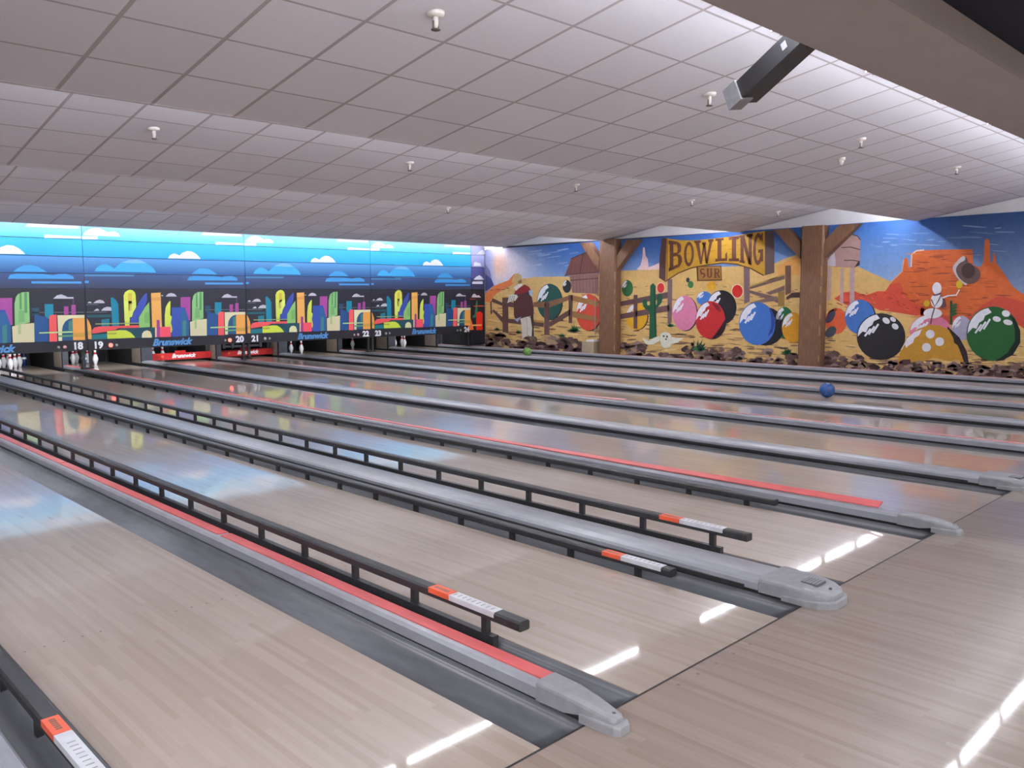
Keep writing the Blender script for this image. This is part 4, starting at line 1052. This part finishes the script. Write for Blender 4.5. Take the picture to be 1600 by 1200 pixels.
# ------------------------------------------------------------------ sprinklers
def sprinkler():
    e = empty('ceiling_sprinkler', (0, 0, 0), 'x y z w', 'sprinkler')
    b = MB(); b.lathe([(.055, .01), (.05, -.012), (.025, -.02)], M['metalw'], 14); b.build('escutcheon', e)
    b = MB(); b.lathe([(.016, -.01), (.016, -.06), (.01, -.085)], M['metalw'], 8); b.build('pipe', e)
    b = MB(); b.lathe([(.012, -.085), (.028, -.09), (.028, -.096), (.01, -.098)], M['metald'], 10)
    for s in (-1, 1): b.box(s*.018-.003, s*.018+.003, -.004, .004, -.09, -.045, M['metald'])
    b.build('deflector', e)
    return e
SPR = sprinkler(); first = True
secname = {1: 'first', 2: 'second', 3: 'third'}
for sec, y, xs in ((1, 2.12, (1.07, 3.96, 6.88, 9.81)), (2, 6.22, (1.04, 4.01, 6.96, 9.86, 12.75)), (3, 9.82, (7.61,))):
    for k, x in enumerate(xs):
        o = SPR if first else copy_thing(SPR, (0, 0, 0)); first = False
        o.location = (x, y, ZL+SLOPE*(EDGES[sec]-y))
        o['label'] = f'white sprinkler on the {secname[sec]} ceiling step from the camera' + (f', {ORD[k]} from the left' if sec < 3 else ', alone on it'); o['category'] = 'sprinkler'; o['group'] = 'ceiling sprinklers'
e = empty('smoke_detector', (7.47, 2.6, ZL+SLOPE*(EDGES[1]-2.6)), 'small white smoke detector between two sprinklers on the nearest ceiling step', 'detector')
b = MB(); T = Matrix.Translation(e.location)
b.lathe([(.045, .01), (.045, -.02), (.03, -.03)], M['metalw'], 14, T); b.build('base', e)
b = MB(); b.lathe([(.03, -.03), (.022, -.07), (.008, -.08)], M['metalw'], 12, T); b.build('sensor', e)

# ------------------------------------------------------------------ black taped bracket hanging behind the beam
pA = hit(1250, 62, 1, .52); pB = hit(1160, 147, 1, .98)
ax = (pB-pA).normalized(); side = Vector((1, 0, 0)); side = (side-ax*side.dot(ax)).normalized(); nrm = ax.cross(side)
e = empty('hanging_bracket', pA, 'black metal bracket with grey tape hanging from the ceiling behind the beam', 'bracket')
Mx = Matrix((( side.x, nrm.x, ax.x, pA.x), (side.y, nrm.y, ax.y, pA.y), (side.z, nrm.z, ax.z, pA.z), (0, 0, 0, 1)))
L = (pB-pA).length
b = MB(); b.box(-.075, .0, -.05, .06, -.05, L-.02, M['black'], Mx); b.build('arm', e)
b = MB(); b.box(.0, .11, -.02, .05, .0, L+.02, M['black'], Mx); b.box(.012, .098, -.028, -.02, .02, L, M['dark'], Mx); b.build('channel', e)
b = MB(); b.box(-.088, .01, -.06, .07, L-.06, L+.06, M['tape'], Mx); b.build('tape_wrap', e)
b = MB(); b.box(.05, .10, -.0305, -.027, .05, .13, M['silver'], Mx); o = b.build('tape_scrap', e); o['label'] = 'torn silver tape'
b = MB(); b.box(-.0765, -.075, -.02, .02, .03, .07, M['tape'], Mx); b.lathe([(.02, 0), (.02, .012), (.012, .016)], M['tape'], 12, Mx @ Matrix.Translation((-.038, -.05, .1)) @ Matrix.Rotation(math.pi/2, 4, 'X')); b.build('bolt', e)
b = MB(); b.box(pA.x-.05, pA.x+.05, pA.y-.04, pA.y+.04, pA.z-.03, ZL+SLOPE*(EDGES[1]-pA.y)+.01, M['black']); b.build('hanger', e)

# ------------------------------------------------------------------ light of the seating area behind the camera
for x, y, pw in ((-5.5, -3.5, 240), (0, -5.5, 110), (5, -5.5, 80), (10, -5.5, 60)):
    ld = bpy.data.lights.new('concourse_light', 'AREA'); ld.shape = 'RECTANGLE'; ld.size = 3; ld.size_y = 1.2; ld.energy = pw; ld.color = (.97, .97, 1)
    lo = bpy.data.objects.new('concourse_light', ld); C.objects.link(lo); lo.location = (x, y, 2.93)
w = bpy.data.worlds.new('world'); S.world = w; w.use_nodes = True
w.node_tree.nodes['Background'].inputs[0].default_value = (.02, .02, .022, 1)

# ------------------------------------------------------------------ colour management
vs = S.view_settings; S.display_settings.display_device = 'sRGB'
vs.view_transform = 'Standard'; vs.look = 'None'; vs.gamma = 1; vs.use_curve_mapping = False; vs.exposure = 1.80
S.cycles.use_denoising = True
S.cycles.max_bounces = 8; S.cycles.diffuse_bounces = 5; S.cycles.glossy_bounces = 4
S.cycles.sample_clamp_indirect = 6
